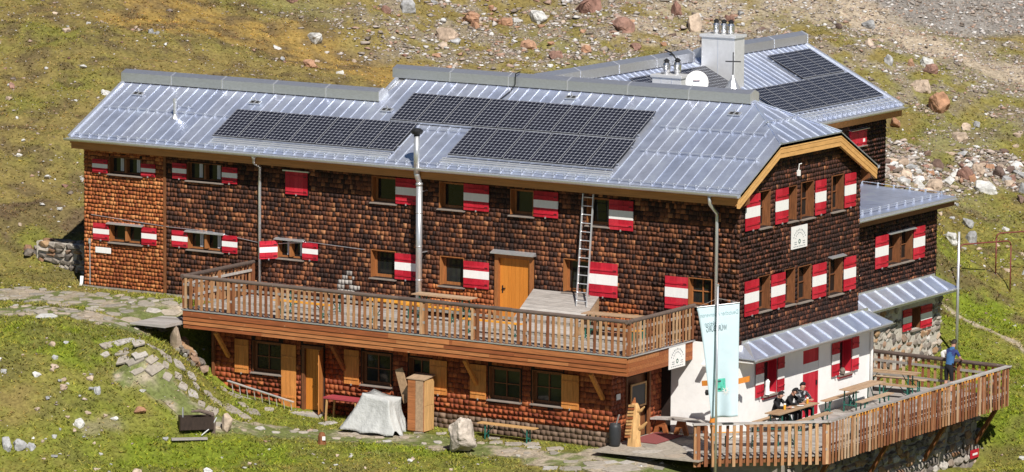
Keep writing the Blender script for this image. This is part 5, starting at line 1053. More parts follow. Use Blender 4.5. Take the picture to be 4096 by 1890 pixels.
# terrace sets
beer_table(.98,1.78,TZ,HP,'wooden folding table on the terrace where the people sit eating', L=2.6); beer_bench(.42,1.75,TZ,HP,'wooden bench by the white wall with the people sitting on it', L=2.7); beer_bench(1.5,2.2,TZ,HP,'wooden bench in front of the table with the people')
beer_table(.85,6.75,TZ,HP,'empty wooden folding table on the terrace below the right white wall window'); beer_bench(.38,6.1,TZ,HP,'wooden bench between the empty terrace table and the white wall'); beer_bench(1.42,6.55,TZ,HP,'wooden bench in front of the empty terrace table')
beer_table(.3,9.75,TZ,.12,'worn folding table at the far end of the terrace near the rubble wall', 'beer_wood', 2.0); beer_bench(.2,10.35,TZ,.1,'brown bench behind the far terrace table by the back railing'); beer_bench(.9,9.05,TZ,.1,'short bench in front of the far terrace table', L=1.4)
for k, (y0, lab) in enumerate(((2.2,'orange bench inside the terrace railing nearest the camera'), (5.6,'orange bench in the middle of the long terrace railing'), (9.2,'orange bench along the terrace railing behind the man in blue'))): beer_bench(3.3,y0+.6,TZ,HP,lab,'beer_orange', 3.0, .3, .78)
beer_bench(1.2,-1.2,TZ,.73,'orange bench just behind the slanting terrace railing','beer_orange'); beer_table(1.9,-1.1,TZ,.73,'low table tucked behind the slanting terrace railing', 'beer_wood', 1.8)
# deck sets
beer_table(-10.45,-.75,-.02,0,'wooden folding table on the deck left of the orange door'); beer_bench(-10.6,-.3,-.02,0,'orange bench between the deck table and the shingle wall','beer_orange', 2.3); beer_bench(-10.6,-1.3,-.02,0,'bench on the deck side of the table left of the orange door','beer_orange')
beer_table(-3.85,-1.0,-.02,.08,'weathered folding table on the deck right of the plank hatch'); beer_bench(-3.9,-.5,-.02,.08,'bench behind the deck table right of the plank hatch','beer_wood'); beer_bench(-3.6,-1.8,-.02,.08,'orange bench near the deck corner behind the balusters','beer_orange')
beer_bench(-7.4,-2.7,-.02,0,'orange bench standing in the middle of the deck','beer_orange'); beer_table(-14.5,-2.2,-.02,0,'folding table on the left part of the deck behind the railing'); beer_bench(-14.5,-2.9,-.02,0,'bench in front of the left deck table','beer_orange'); beer_table(-11.0,-2.6,-.02,0,'folding table on the deck behind the middle of the railing', 'beer_orange')
# bench with green legs on the lawn
beer_bench(-6.15,-3.72,gz(-6.1,-3.7),0,'long plank bench with green legs under the lower windows','wood_light', 2.1, .3, .5)
# red topped table
t = thing('work_table', 'small table with a red top beside the grey tarpaulin', 'table', (-12.3,-3.65,-3.1))
MB().box(-13.0,-11.6,-3.95,-3.4,-2.42,-2.37).build('tabletop', material('red_top', [(.36,.055,.07)], rough=.6, amp=.2), t)
for x_ in (-12.92,-11.72):
    for y_ in (-3.9,-3.46): MB().bar((x_,y_,-3.14), (x_+(.05 if x_ < -12.5 else -.05),y_,-2.42), .05, .05, (1,0,0)).build('leg', K['wood_light'], t)
# tarpaulin over something bulky: draped cloth surface
def tarp():
    """cloth over a bulky thing: a flat sloping top, four corners, and a skirt with soft folds"""
    mb = MB(); vs = []; n = 64; rows = 14
    cor = [(-.42,-.30,1.20), (.62,-.34,1.05), (.66,.32,1.08), (-.40,.34,1.24)]; foot = [(-1.05,-.62), (1.02,-.66), (.92,.5), (-.95,.5)]
    for k in range(n):
        q = 4*k/n; e = int(q); t = q-e; a, b = cor[e], cor[(e+1) % 4]; fa, fb = foot[e], foot[(e+1) % 4]
        top = Vector((a[0]*(1-t)+b[0]*t, a[1]*(1-t)+b[1]*t, a[2]*(1-t)+b[2]*t-.05*math.sin(math.pi*t))); ft = Vector((fa[0]*(1-t)+fb[0]*t, fa[1]*(1-t)+fb[1]*t, 0))
        ft *= 1+.05*math.sin(k*.9+1)+.05*math.sin(k*.37); out = Vector((ft.x, ft.y, 0)).normalized()
        for j in range(rows+1):
            u = j/rows; p = top.lerp(ft, u**1.1); p += out*(.055*math.sin(k*.55+2.2*u)*u+.03*math.sin(k*1.7+u*4)*u-.06*math.sin(math.pi*u)); p.z = top.z*(1-u)**1.02+.02+.03*u*math.sin(k*.8)
            if 30 < k < 46 or k in (17, 18, 19): p.z += .10*u*u
            vs.append((-10.72+p.x, -4.15+p.y, -3.2+p.z))
    fs = [(k*(rows+1)+j, ((k+1) % n)*(rows+1)+j, ((k+1) % n)*(rows+1)+j+1, k*(rows+1)+j+1) for k in range(n) for j in range(rows)]
    vs.append((-10.62,-4.15,-3.2+1.12)); fs += [(k*(rows+1), ((k+1) % n)*(rows+1), len(vs)-1) for k in range(n)]
    return mb.add(vs, fs)
o = tarp().build('tarpaulin', material('tarp', [(.47,.475,.46)], rough=.8, noise=(5,5,5), amp=.08, bump=.05), None, True); md = o.modifiers.new('solid', 'SOLIDIFY'); md.thickness = .012
tag(o, 'pale grey tarpaulin draped over a bulky thing in front of the hut', 'tarpaulin')
# wooden cabinet and leaning board
cab = thing('wooden_cabinet', 'tall narrow cabinet of raw boards standing beside the tarpaulin', 'cabinet', (-9.45,-3.75,-3.15)); CW = Wall((-9.5,-4.15,0), Vector((.80,-.0,0)), (0,-1,0))
MB().box(-9.72,-9.12,-3.97,-3.42,-3.12,-1.46).build('carcass', K['wood_fascia'], cab)
for k in range(2): MB().box(-9.715+k*.295,-9.715+(k+1)*.295-.01,-4.0,-3.972,-3.1+.82*0,-1.48).build('door', K['wood_fascia'] if k == 0 else K['beer_wood'], cab)
for k in range(2):
    for q in range(2): MB().box(-9.118,-9.09,-3.96+k*.27,-3.96+(k+1)*.27-.01,-3.1+q*.82,-2.29+q*.82).build('side_board', K['wood_light'], cab)
MB().prism([(-9.76,-4.02,-1.46),(-9.07,-4.02,-1.46),(-9.07,-3.4,-1.38),(-9.76,-3.4,-1.38)], (0,0,.035)).build('top', K['beer_wood'], cab); MB().box(-9.68,-9.16,-3.95,-3.45,-3.2,-3.12).build('base', K['wood_brown'], cab)
o = MB().bar((-10.35,-3.55,-1.25), (-9.98,-3.6,-2.3), .3, .04, (0,1,0)).build('leaning_board', K['beer_wood'], None, bevel=.004); tag(o, 'pale wooden board leaning against the raw wood cabinet', 'board')
# ladders
def ladder(name, lab, foot, top, width, wdir, n, mat, r=.026):
    t = thing(name, lab, 'ladder', foot); foot, top, wd = Vector(foot), Vector(top), Vector(wdir).normalized()
    for s in (-.5,.5): MB().bar(foot+wd*width*s, top+wd*width*s, .028, .065, wd.cross(top-foot)).build('stile', K[mat], t)
    for k in range(n): p = foot.lerp(top, (k+.6)/n); MB().tube([p-wd*width*.5, p+wd*width*.5], r*.6, 6).build('rung', K[mat], t)
ladder('aluminium_ladder', 'tall aluminium ladder leaning from the plank hatch up to the eave', (-5.42,-.52,.8), (-5.42,-.16,4.36), .38, (1,0,0), 13, 'alu')
ladder('lying_ladder', 'grey ladder laid on its side along the foot of the lower wall', (-17.0,-3.55,-2.48), (-14.35,-3.6,-2.92), .42, (.05,-.25,.95), 9, 'alu')
# entrance: barrel, carving, blackboard, curved log bench, carved post
b = thing('planter_barrel', 'tall charcoal barrel planter beside the entrance', 'planter', (-2.45,-3.35,-2.97)); MB().lathe((-2.45,-3.35,-2.97), [(.13,0),(.17,.08),(.19,.35),(.185,.6),(.165,.72),(.15,.72),(.16,.6)], 20).build('body', material('charcoal', [(.03,.032,.035)], rough=.5, amp=.15), b, True)
MB().bar((-2.45,-3.35,-2.4), (-2.28,-3.4,-1.95), .05, .02).build('scraper', K['plank_grey'], b)
cv = thing('wood_carving', 'pale carved tree trunk with wing shapes standing by the entrance', 'wood carving', (-1.95,-2.95,-2.97)); c0 = V(-1.95,-2.95,-2.97); mb = MB()
pr = [(0,.22,.17),(.25,.2,.16),(.5,.21,.15),(.75,.2,.13),(1.0,.2,.12),(1.2,.17,.1),(1.35,.1,.08)]; vs = []
for h_, rx, ry in pr:
    for k in range(14):
        a = 2*math.pi*k/14; q = 1+.12*math.sin(5*a+h_*4); vs.append(c0+V(math.cos(a)*rx*q-.05, math.sin(a)*ry*q, h_))
mb.add(vs, [(i*14+k, i*14+(k+1)%14, (i+1)*14+(k+1)%14, (i+1)*14+k) for i in range(6) for k in range(14)]+[tuple(range(84,98))]); mb.build('trunk', K['wood_light'], cv)
for k in range(11): MB().obox(c0+V(-.2+.012*k,-.1,.3+k*.098), (.1,0,.012), (0,.06,0), (0,0,.03)).build('feather', K['wood_fascia'] if k % 3 == 0 else K['wood_light'], cv)
for p, q, r_ in ((V(.08,-.02,1.1),V(.34,-.05,1.28),.06), (V(.1,0,.55),V(.42,-.04,.8),.075)): MB().tube([c0+p, c0+(p+q)/2+V(0,0,-.04), c0+q], [r_,r_*.9,r_*.35], 8).build('branch', K['wood_light'], cv)
MB().tube([c0+V(-.08,0,1.3), c0+V(-.03,-.02,1.52)], [.09,.02], 7).build('crest', K['wood_fascia'], cv)
bb = thing('blackboard', 'small blackboard in a wooden frame hung beside the entrance door', 'blackboard', (-2.62,-1.6,-2.0)); BW = Wall((-2.62,0,0), (0,1,0), (1,0,0))
mb = MB(); BW.box(mb, -2.1, -1.28, -1.92, -1.28, 0, .02); mb.build('board', K['black'], bb)
for a, b_, c, d in ((-2.16,-1.22,-1.98,-1.92),(-2.16,-1.22,-1.28,-1.22),(-2.16,-2.1,-1.92,-1.28),(-1.28,-1.22,-1.92,-1.28)): mb = MB(); BW.box(mb, a, b_, c, d, 0, .035); mb.build('frame_bar', K['wood_light'], bb)
lb = thing('log_bench', 'curved plank bench with arched timber legs against the white wall', 'bench', (-1.7,-.5,-2.97))
pts = [(-2.62,-.75),(-2.1,-.52),(-1.6,-.48),(-.75,-.55)]
for i in range(3): (ax,ay),(bx,by) = pts[i], pts[i+1]; MB().prism([(ax,ay-.17,-2.5),(bx,by-.17,-2.5),(bx,by+.2,-2.5),(ax,ay+.2,-2.5)], (0,0,.06)).build('seat_plank', K['plank_grey'], lb)
for x_, y_ in ((-2.4,-.65),(-1.75,-.5),(-1.0,-.52)): MB().prism([(x_-.26,y_,-2.97),(x_-.12,y_,-2.97),(x_-.05,y_,-2.75),(x_+.05,y_,-2.75),(x_+.12,y_,-2.97),(x_+.26,y_,-2.97),(x_+.12,y_,-2.5),(x_-.12,y_,-2.5)], (0,.1,0)).build('leg', K['wood_fascia'], lb)
tp = thing('carved_post', 'orange carved wooden post with side arms beside the flag', 'carved post', (-.3,-1.0,-2.97)); mb = MB(); zz_ = [0,.3,.6,.9,1.2,1.5,1.75,1.95]; mb.tube([(-.3+.02*math.sin(z_*7),-1.0,-2.97+z_) for z_ in zz_], [.1,.075,.11,.07,.1,.075,.1,.04], 10); mb.build('shaft', K['wood_orange'], tp)
MB().obox((-.5,-1.0,-1.12), (.2,0,.03), (0,.04,0), (-.01,0,.08)).build('arm', K['wood_orange'], tp); MB().obox((.55,-.6,-.98), (.14,.1,.04), (0,.04,0), (0,0,.09)).build('arm', K['wood_orange'], tp); MB().bar((-.25,-.95,-1.08), (.45,-.66,-1.0), .05, .05).build('arm', K['wood_orange'], tp)
MB().lathe((-.52,-1.02,-1.5), [(.05,0),(.07,.08),(.05,.16)], 8).build('lantern', K['black'], tp)
fl = MB().box(-1.05,-.85,-.28,-.1,-.72,-.66).obox((-.95,-.4,-.62), (.09,0,0), (0,.13,.05), (0,0,.03)).build('floodlight', K['white']); tag(fl, 'small white floodlight on the white wall under the deck side', 'lamp')
gl = MB().box(.0,.1,3.62,3.72,4.95,5.13).tube([(.05,3.67,5.1),(.07,3.67,5.32),(.12,3.74,5.34)], .016, 6).build('wall_lamp', K['white']); tag(gl, 'small white lamp high on the shingled gable between the windows', 'lamp')
# signs
K['ink'] = material('sign_ink', [(.30,.32,.33)], rough=.7); K['ink_dark'] = material('sign_ink_dark', [(.07,.16,.13)], rough=.7)
def sign(wall, u0, u1, z0, z1, d, lab):
    t = thing('sign', lab, 'sign', wall.pt((u0+u1)/2, z0, d)); mb = MB(); wall.box(mb, u0, u1, z0, z1, d, d+.025); mb.build('board', K['white'], t); uc, zc = (u0+u1)/2, z0+(z1-z0)*.30; w = u1-u0; h = z1-z0
    for R_, n, hh in ((.40,11,.045), (.27,9,.03)):
        for k in range(n):
            a = math.radians(155-130*k/(n-1)); u, z = uc+w*R_*math.cos(a), zc+h*(R_+.13)*math.sin(a); mb = MB(); wall.box(mb, u-w*.022, u+w*.022, z-h*hh, z+h*hh*(.6+.4*(k % 2)), d+.025, d+.027); mb.build('mark', K['ink'], t)
    mb = MB(); n = 16
    ring = [wall.pt(uc+w*.075*math.cos(2*math.pi*k/n), zc+h*.11*math.sin(2*math.pi*k/n), d+.0265) for k in range(n)]; inn = [wall.pt(uc+w*.035*math.cos(2*math.pi*k/n), zc+h*.05*math.sin(2*math.pi*k/n), d+.0265) for k in range(n)]
    mb.add(ring+inn, [(k, (k+1) % n, n+(k+1) % n, n+k) for k in range(n)]); mb.build('emblem', K['ink_dark'], t)
    for k in range(7): mb = MB(); wall.box(mb, u0+w*(.12+.11*k), u0+w*(.2+.11*k), z0+h*.07, z0+h*.11, d+.025, d+.027); mb.build('mark', K['ink'], t)
    for s_ in (-.33,.2):
        for k in range(2): mb = MB(); wall.box(mb, uc+w*s_, uc+w*(s_+.16), zc-h*(.03+.09*k), zc+h*(.01-.09*k), d+.025, d+.027); mb.build('mark', K['ink'], t)
sign(GABLE_W, 3.26, 4.3, 2.62, 3.34, .04, 'white square sign with arched lettering between the gable window rows'); sign(Wall((DX1,0,0), (0,1,0), (1,0,0)), -1.62, -.62, -.72, .0, .03, 'white sign with green emblem on the deck fascia beside the flag')
o = MB().box(-25.02,-24.36,-.06,-.04,.86,1.06).build('notice_board', K['white'], None, bevel=.01); tag(o, 'small white notice on the renewed shingles under the lower left window', 'notice')
o = MB().box(-2.66,-2.64,-2.95,-2.72,-1.6,-1.42).build('house_notice', K['white']); tag(o, 'tiny white notice on the dark side wall near the barrel', 'notice')
# flag on its pole
fp = thing('flagpole', 'slim grey metal flagpole rising in front of the terrace railing', 'flagpole', (1.5,-4.0,-3.7)); MB().tube([(1.5,-4.0,-3.75),(1.5,-4.0,2.5)], [.04,.032], 12).build('pole', K['galv'], fp, True); MB().lathe((1.5,-4,2.48), [(.04,0),(.045,.03),(.01,.06)], 10).build('finial', K['galv'], fp)
TLf, TRf = V(.93,-4.25,1.79), V(2.03,-3.58,1.95); off = V(-.05,.08,0)
MB().tube([TLf+off, TRf+off], .014, 6).build('crossbar', K['galv'], fp); MB().tube([TLf+off, V(1.5,-4,2.1)], .006, 5).build('line', K['rail_pale'], fp); MB().tube([TRf+off, V(1.5,-4,2.1)], .006, 5).build('line', K['rail_pale'], fp)
flag = thing('flag', 'long pale blue banner hanging from the slim flagpole', 'flag', tuple(TLf+off)); mfl = material('flag_cloth', [(.58,.72,.79)], rough=.85, noise=(3,3,3), amp=.06)
def flag_pt(a, b, lift=0):   # a across 0..1, b down 0..1
    e = (TRf-TLf); n = Vector((e.y,-e.x,0)).normalized(); na = .12*math.sin(3.2*a+4*b)*b+.05*math.sin(9*a+2*b)*b
    sh = .40*max(0,b-.02)**.8*(1-a)   # left edge swings in as the cloth turns
    return TLf+off+e*(a+sh*.95)+n*(na-.02-.10*b*(1-a)+lift)+V(0,0,-3.52*b+.02*a*b)
mb = MB(); NA, NB = 20, 48; vs = [flag_pt(i/NA, j/NB) for i in range(NA+1) for j in range(NB+1)]; mb.add(vs, [(i*(NB+1)+j, (i+1)*(NB+1)+j, (i+1)*(NB+1)+j+1, i*(NB+1)+j+1) for i in range(NA) for j in range(NB)]); o = mb.build('cloth', mfl, flag, True); md = o.modifiers.new('solid', 'SOLIDIFY'); md.thickness = .004
def flag_text(body, a0, a1, b, h, mat):
    """lettering printed on the far side of the cloth, seen reversed through it"""
    cu = bpy.data.curves.new('lettering', 'FONT'); cu.body = body; cu.size = 1.0; cu.align_x = 'LEFT'; tmp = bpy.data.objects.new('lettering', cu); COL.objects.link(tmp); dg = bpy.context.evaluated_depsgraph_get(); me = bpy.data.meshes.new_from_object(tmp.evaluated_get(dg)); bpy.data.objects.remove(tmp)
    xs = [v.co.x for v in me.vertices]; w = max(xs)-min(xs); x0 = min(xs)
    for v in me.vertices: a = a1-(v.co.x-x0)/w*(a1-a0); v.co = flag_pt(a, b-v.co.y*h/3.52, .007)
    me.materials.clear(); me.materials.append(mat); link('lettering', me, flag)
flag_text('Deutscher Alpenverein', .04, .97, .095, .19, material('flag_ink_pale', [(.30,.45,.48)], rough=.8)); flag_text('Sektion', .12, .47, .178, .22, material('flag_ink_mid', [(.13,.22,.24)], rough=.8)); flag_text('WÜRZBURG', .14, .68, .228, .25, material('flag_ink', [(.05,.09,.10)], rough=.8))
def flag_patch(poly, mat, lift, name='emblem'): MBp = MB(); MBp.add([flag_pt(a, b, lift) for a, b in poly], [tuple(range(len(poly)))]); MBp.build(name, mat, flag)
K['fgreen'] = material('flag_green', [(.10,.52,.40)], rough=.8); K['fdark'] = material('flag_dark', [(.05,.08,.09)], rough=.8)
for i in range(4): flag_patch([(.24+.085*i,.655),(.24+.085*(i+1),.655),(.24+.085*(i+1),.77),(.24+.085*i,.77)], K['fgreen'], .008)
flag_patch([(.33,.67),(.46,.67),(.46,.685),(.33,.685)], K['fdark'], .0105); flag_patch([(.42,.685),(.46,.685),(.46,.755),(.42,.755)], K['fdark'], .0105); flag_patch([(.33,.74),(.42,.74),(.42,.755),(.33,.755)], K['fdark'], .0105)
for k in range(10):
    a = 2*math.pi*k/10; ca, sa = math.cos(a), math.sin(a)*.36; flag_patch([(.58+.03*ca-.02*math.sin(a),.765+.03*sa+.007*ca), (.58+.15*ca,.765+.15*sa), (.58+.03*ca+.02*math.sin(a),.765+.03*sa-.007*ca)], K['white'], .011, 'petal')
# satellite dish, cross, chimney neighbours
sd = thing('satellite_dish', 'white round satellite dish standing behind the main ridge', 'satellite dish', (-4.9,5.9,6.4)); mb = MB(); nrm = Vector((.5,-.86,.12)).normalized(); u_ = nrm.cross(V(0,0,1)).normalized(); v_ = u_.cross(nrm); c_ = V(-4.98,5.9,7.42); vs = [c_-nrm*.06]; R_ = .38
for r_, dp in ((.5,.045),(.85,.015),(1.0,0)):
    for k in range(28): t = 2*math.pi*k/28; vs.append(c_+(u_*math.cos(t)+v_*math.sin(t))*R_*r_-nrm*dp)
fs = [(0,1+k,1+(k+1) % 28) for k in range(28)]
for i in range(2): fs += [(1+i*28+k, 1+(i+1)*28+k, 1+(i+1)*28+(k+1) % 28, 1+i*28+(k+1) % 28) for k in range(28)]
mb.add(vs, fs); o = mb.build('dish', K['white'], sd, True); md = o.modifiers.new('solid', 'SOLIDIFY'); md.thickness = .012
MB().tube([(-4.98,5.98,7.35),(-4.9,6.05,6.2)], .03, 8).build('mast', K['galv'], sd); MB().bar(c_+V(0,0,.08)+u_*-.1+nrm*.002, c_+V(0,0,.08)+u_*.12+nrm*.002, .012, .06, nrm).build('logo_mark', material('dish_mark', [(.55,.28,.30)], rough=.6), sd)
cr = thing('roof_cross', 'thin dark iron cross on a bright metal cone behind the ridge', 'cross', (-3.75,6.1,6.9)); MB().tube([(-3.75,6.1,7.2),(-3.75,6.1,8.46)], .018, 6).build('upright', K['black'], cr); MB().bar((-3.98,6.0,8.16), (-3.52,6.2,8.16), .035, .035).build('crossbar', K['black'], cr)
MB().lathe((-3.75,6.1,6.6), [(.62,0),(.42,.4),(.16,.85),(.05,1.05),(.02,1.12)], 10).build('cone', K['galv'], cr)
# right side: tall pole, pipe frames
px_, py_ = -1.06, 17.34; o = MB().tube([(px_,py_,gz(px_,py_)-.2),(px_,py_,gz(px_,py_)+4.35)], [.055,.045], 12).build('tall_pole', K['galv'], None, True); tag(o, 'tall bare grey metal pole right of the annex', 'pole')
K['rust'] = material('rust_pipe', [(.17,.045,.035)], rough=.6, noise=(9,9,9), amp=.4)
def pipe_frame(p, q, h, lab):
    t = thing('pipe_frame', lab, 'pipe frame', (p[0],p[1],gz(*p))); zp, zq = gz(*p)-.1, gz(*q)-.1; top = max(zp, zq)+h; P0, Q0 = V(p[0],p[1],zp), V(q[0],q[1],zq); P1, Q1 = V(p[0],p[1],top), V(q[0],q[1],top); d = (Q1-P1).normalized()*.15
    MB().tube([P0, P1-V(0,0,.15)], .027, 8).build('upright', K['rust'], t, True); MB().tube([Q0, Q1-V(0,0,.15)], .027, 8).build('upright', K['rust'], t, True); MB().tube([P1-V(0,0,.16), P1-V(0,0,.05)+d*.35, P1+d, Q1-d, Q1-V(0,0,.05)-d*.35, Q1-V(0,0,.16)], .027, 8).build('crossbar', K['rust'], t, True)
pipe_frame((-3.6,22.5), (-2.55,24.5), 1.72, 'nearer dark red pipe frame in the meadow beside the tall pole'); pipe_frame((-3.43,25.1), (-2.0,27.6), 1.6, 'farther dark red pipe frame cut by the right edge')
mb = MB()
for k in range(9): mb.obox((-3.43+.6+.05*k*rng.random()+k*.09, 25.1+1.0+k*.16, gz(-3.4,25.1)+1.42-rng.random()*.12), (.03,.02,0), (-.02,.03,0), (0,0,.02))
# trough with spout, standing stone slabs, gangway, stump
tr = thing('water_trough', 'dark hollowed log water trough on the lawn', 'trough', (-14.95,-8.3,-3.1)); ax = V(.72,.69,0); nx_ = V(.69,-.72,0); c_ = V(-14.9,-8.25,gz(-14.9,-8.25)); mb = MB()
for s_ in (-1,1): mb.obox(c_+nx_*.2*s_+V(0,0,.26), ax*.52, nx_*.04, V(0,0,.2))
for s_ in (-1,1): mb.obox(c_+ax*.5*s_+V(0,0,.26), ax*.04, nx_*.2, V(0,0,.22))
mb.build('body', material('shaded_wood', [(.035,.022,.016)], rough=.6, noise=(14,14,6), amp=.4), tr); MB().obox(c_+V(0,0,.3), ax*.46, nx_*.16, V(0,0,.02)).build('water', K['glass'], tr); MB().tube([c_-ax*.42+V(0,0,.4), c_-ax*.42+V(0,0,.75)], .03, 6).build('tap', K['galv'], tr)  # shade on the trough front is put into the dark wood colour
sp = thing('spout_branch', 'crooked branch with a thin metal pipe leading down to a grey plank', 'water spout', (-14.4,-8,-3.1)); g0 = V(-14.45,-7.95,gz(-14.45,-7.95)); MB().tube([g0, g0+V(.02,.02,.35), g0+V(-.02,-.02,.6), g0+V(-.3,-.28,.72), g0+V(-.5,-.48,.7)], [.07,.06,.07,.06,.03], 8).build('branch', K['rail'], sp); MB().tube([g0+V(.1,.05,.5), g0+V(.0,-.1,.2), g0+V(-.1,-.5,-.02)], .02, 6).build('pipe', K['alu'], sp)
o = MB().obox((-14.65,-8.95,gz(-14.65,-8.95)+.1), (.42,.38,0), (.06,-.066,0), (0,0,.03)).build('grey_plank', K['plank_grey']); tag(o, 'flat grey plank lying in the grass in front of the trough', 'plank')
def slab_stone(name, lab, x_, y_, w, d, h, mat, seed, rot=(0,0,0)):
    me = hull_mesh(name, K[mat], npts=22, box=.7, seed=seed, sub=1, rough=.05); o = link(name, me); o.scale = (w/2*1.1, d/2*1.1, h/2*1.15); o.rotation_euler = rot; o.location = (x_, y_, gz(x_,y_)+h*.45); tag(o, lab, 'standing stone')
slab_stone('standing_stone', 'tan upright stone block with a dark strip beside the trough', -14.25, -7.5, .36, .3, .62, 'rock_t', 801, (0,0,-.4)); slab_stone('standing_stone', 'tall tan pointed stone slab leaning at the left deck corner', -18.55, -4.3, .42, .3, .95, 'rock_t', 802, (.1,.12,-.3))
gw = thing('gangway', 'short grey plank gangway leading onto the left end of the deck', 'gangway', (-19,-4,-.4))
for k in range(6): y0 = -5.0+k*.3; MB().hexa([(-19.9,y0,-.5),(-18.48,y0,-.5),(-18.48,y0+.285,-.5),(-19.9,y0+.285,-.5),(-19.9,y0,-.45),(-18.48,y0,-.40),(-18.48,y0+.285,-.40),(-19.9,y0+.285,-.45)]).build('plank', K['plank_grey'], gw)
stp = thing('tree_stump', 'small brown wooden stump with a white tag on the lawn', 'stump', (-11.5,-6.2,gz(-11.5,-6.2))); s0 = V(-11.5,-6.2,gz(-11.5,-6.2)); MB().lathe(s0, [(.15,-.05),(.13,.1),(.12,.26),(.08,.36),(.03,.38)], 9).build('wood', K['wood_brown'], stp); MB().obox(s0+V(.12,-.07,.2), (.04,.03,0), (.012,-.016,0), (0,0,.06)).build('tag', K['white'], stp)
# slates beside the front boulder and food on the table
for (x_, y_, lab) in ((.95,1.35,'glass of beer on the terrace table nearest the hooded person'), (1.0,2.75,'tall glass of beer at the far end of the terrace table')):
    g = thing('beer_glass', lab, 'glass', (x_,y_,TZ+.76)); MB().lathe((x_,y_,TZ+.762), [(.035,0),(.042,.16)], 12).build('beer', material('beer', [(.75,.36,.03)], rough=.1), g); MB().lathe((x_,y_,TZ+.922), [(.042,0),(.04,.035)], 12).build('foam', K['white'], g)
for (x_, y_, lab) in ((.95,1.75,'white plate in front of the two people at the table'), (1.05,2.2,'white bowl between the beer glasses on the table')): tag(MB().lathe((x_,y_,TZ+.762), [(.06,0),(.12,.02),(.11,.022)], 16).build('plate', K['white']), lab, 'plate')
tag(MB().lathe((.2,1.55,-1.78), [(.09,0),(.07,.25),(.09,.42),(.03,.5)], 8).build('window_ornament', K['plaster']), 'white ornament figure standing on the left white wall window sill', 'ornament')
tag(MB().lathe((.2,6.6,-1.82), [(.08,0),(.1,.12),(.05,.2)], 8).build('flower_pot', K['stone']), 'small pot on the right white wall window sill', 'pot')

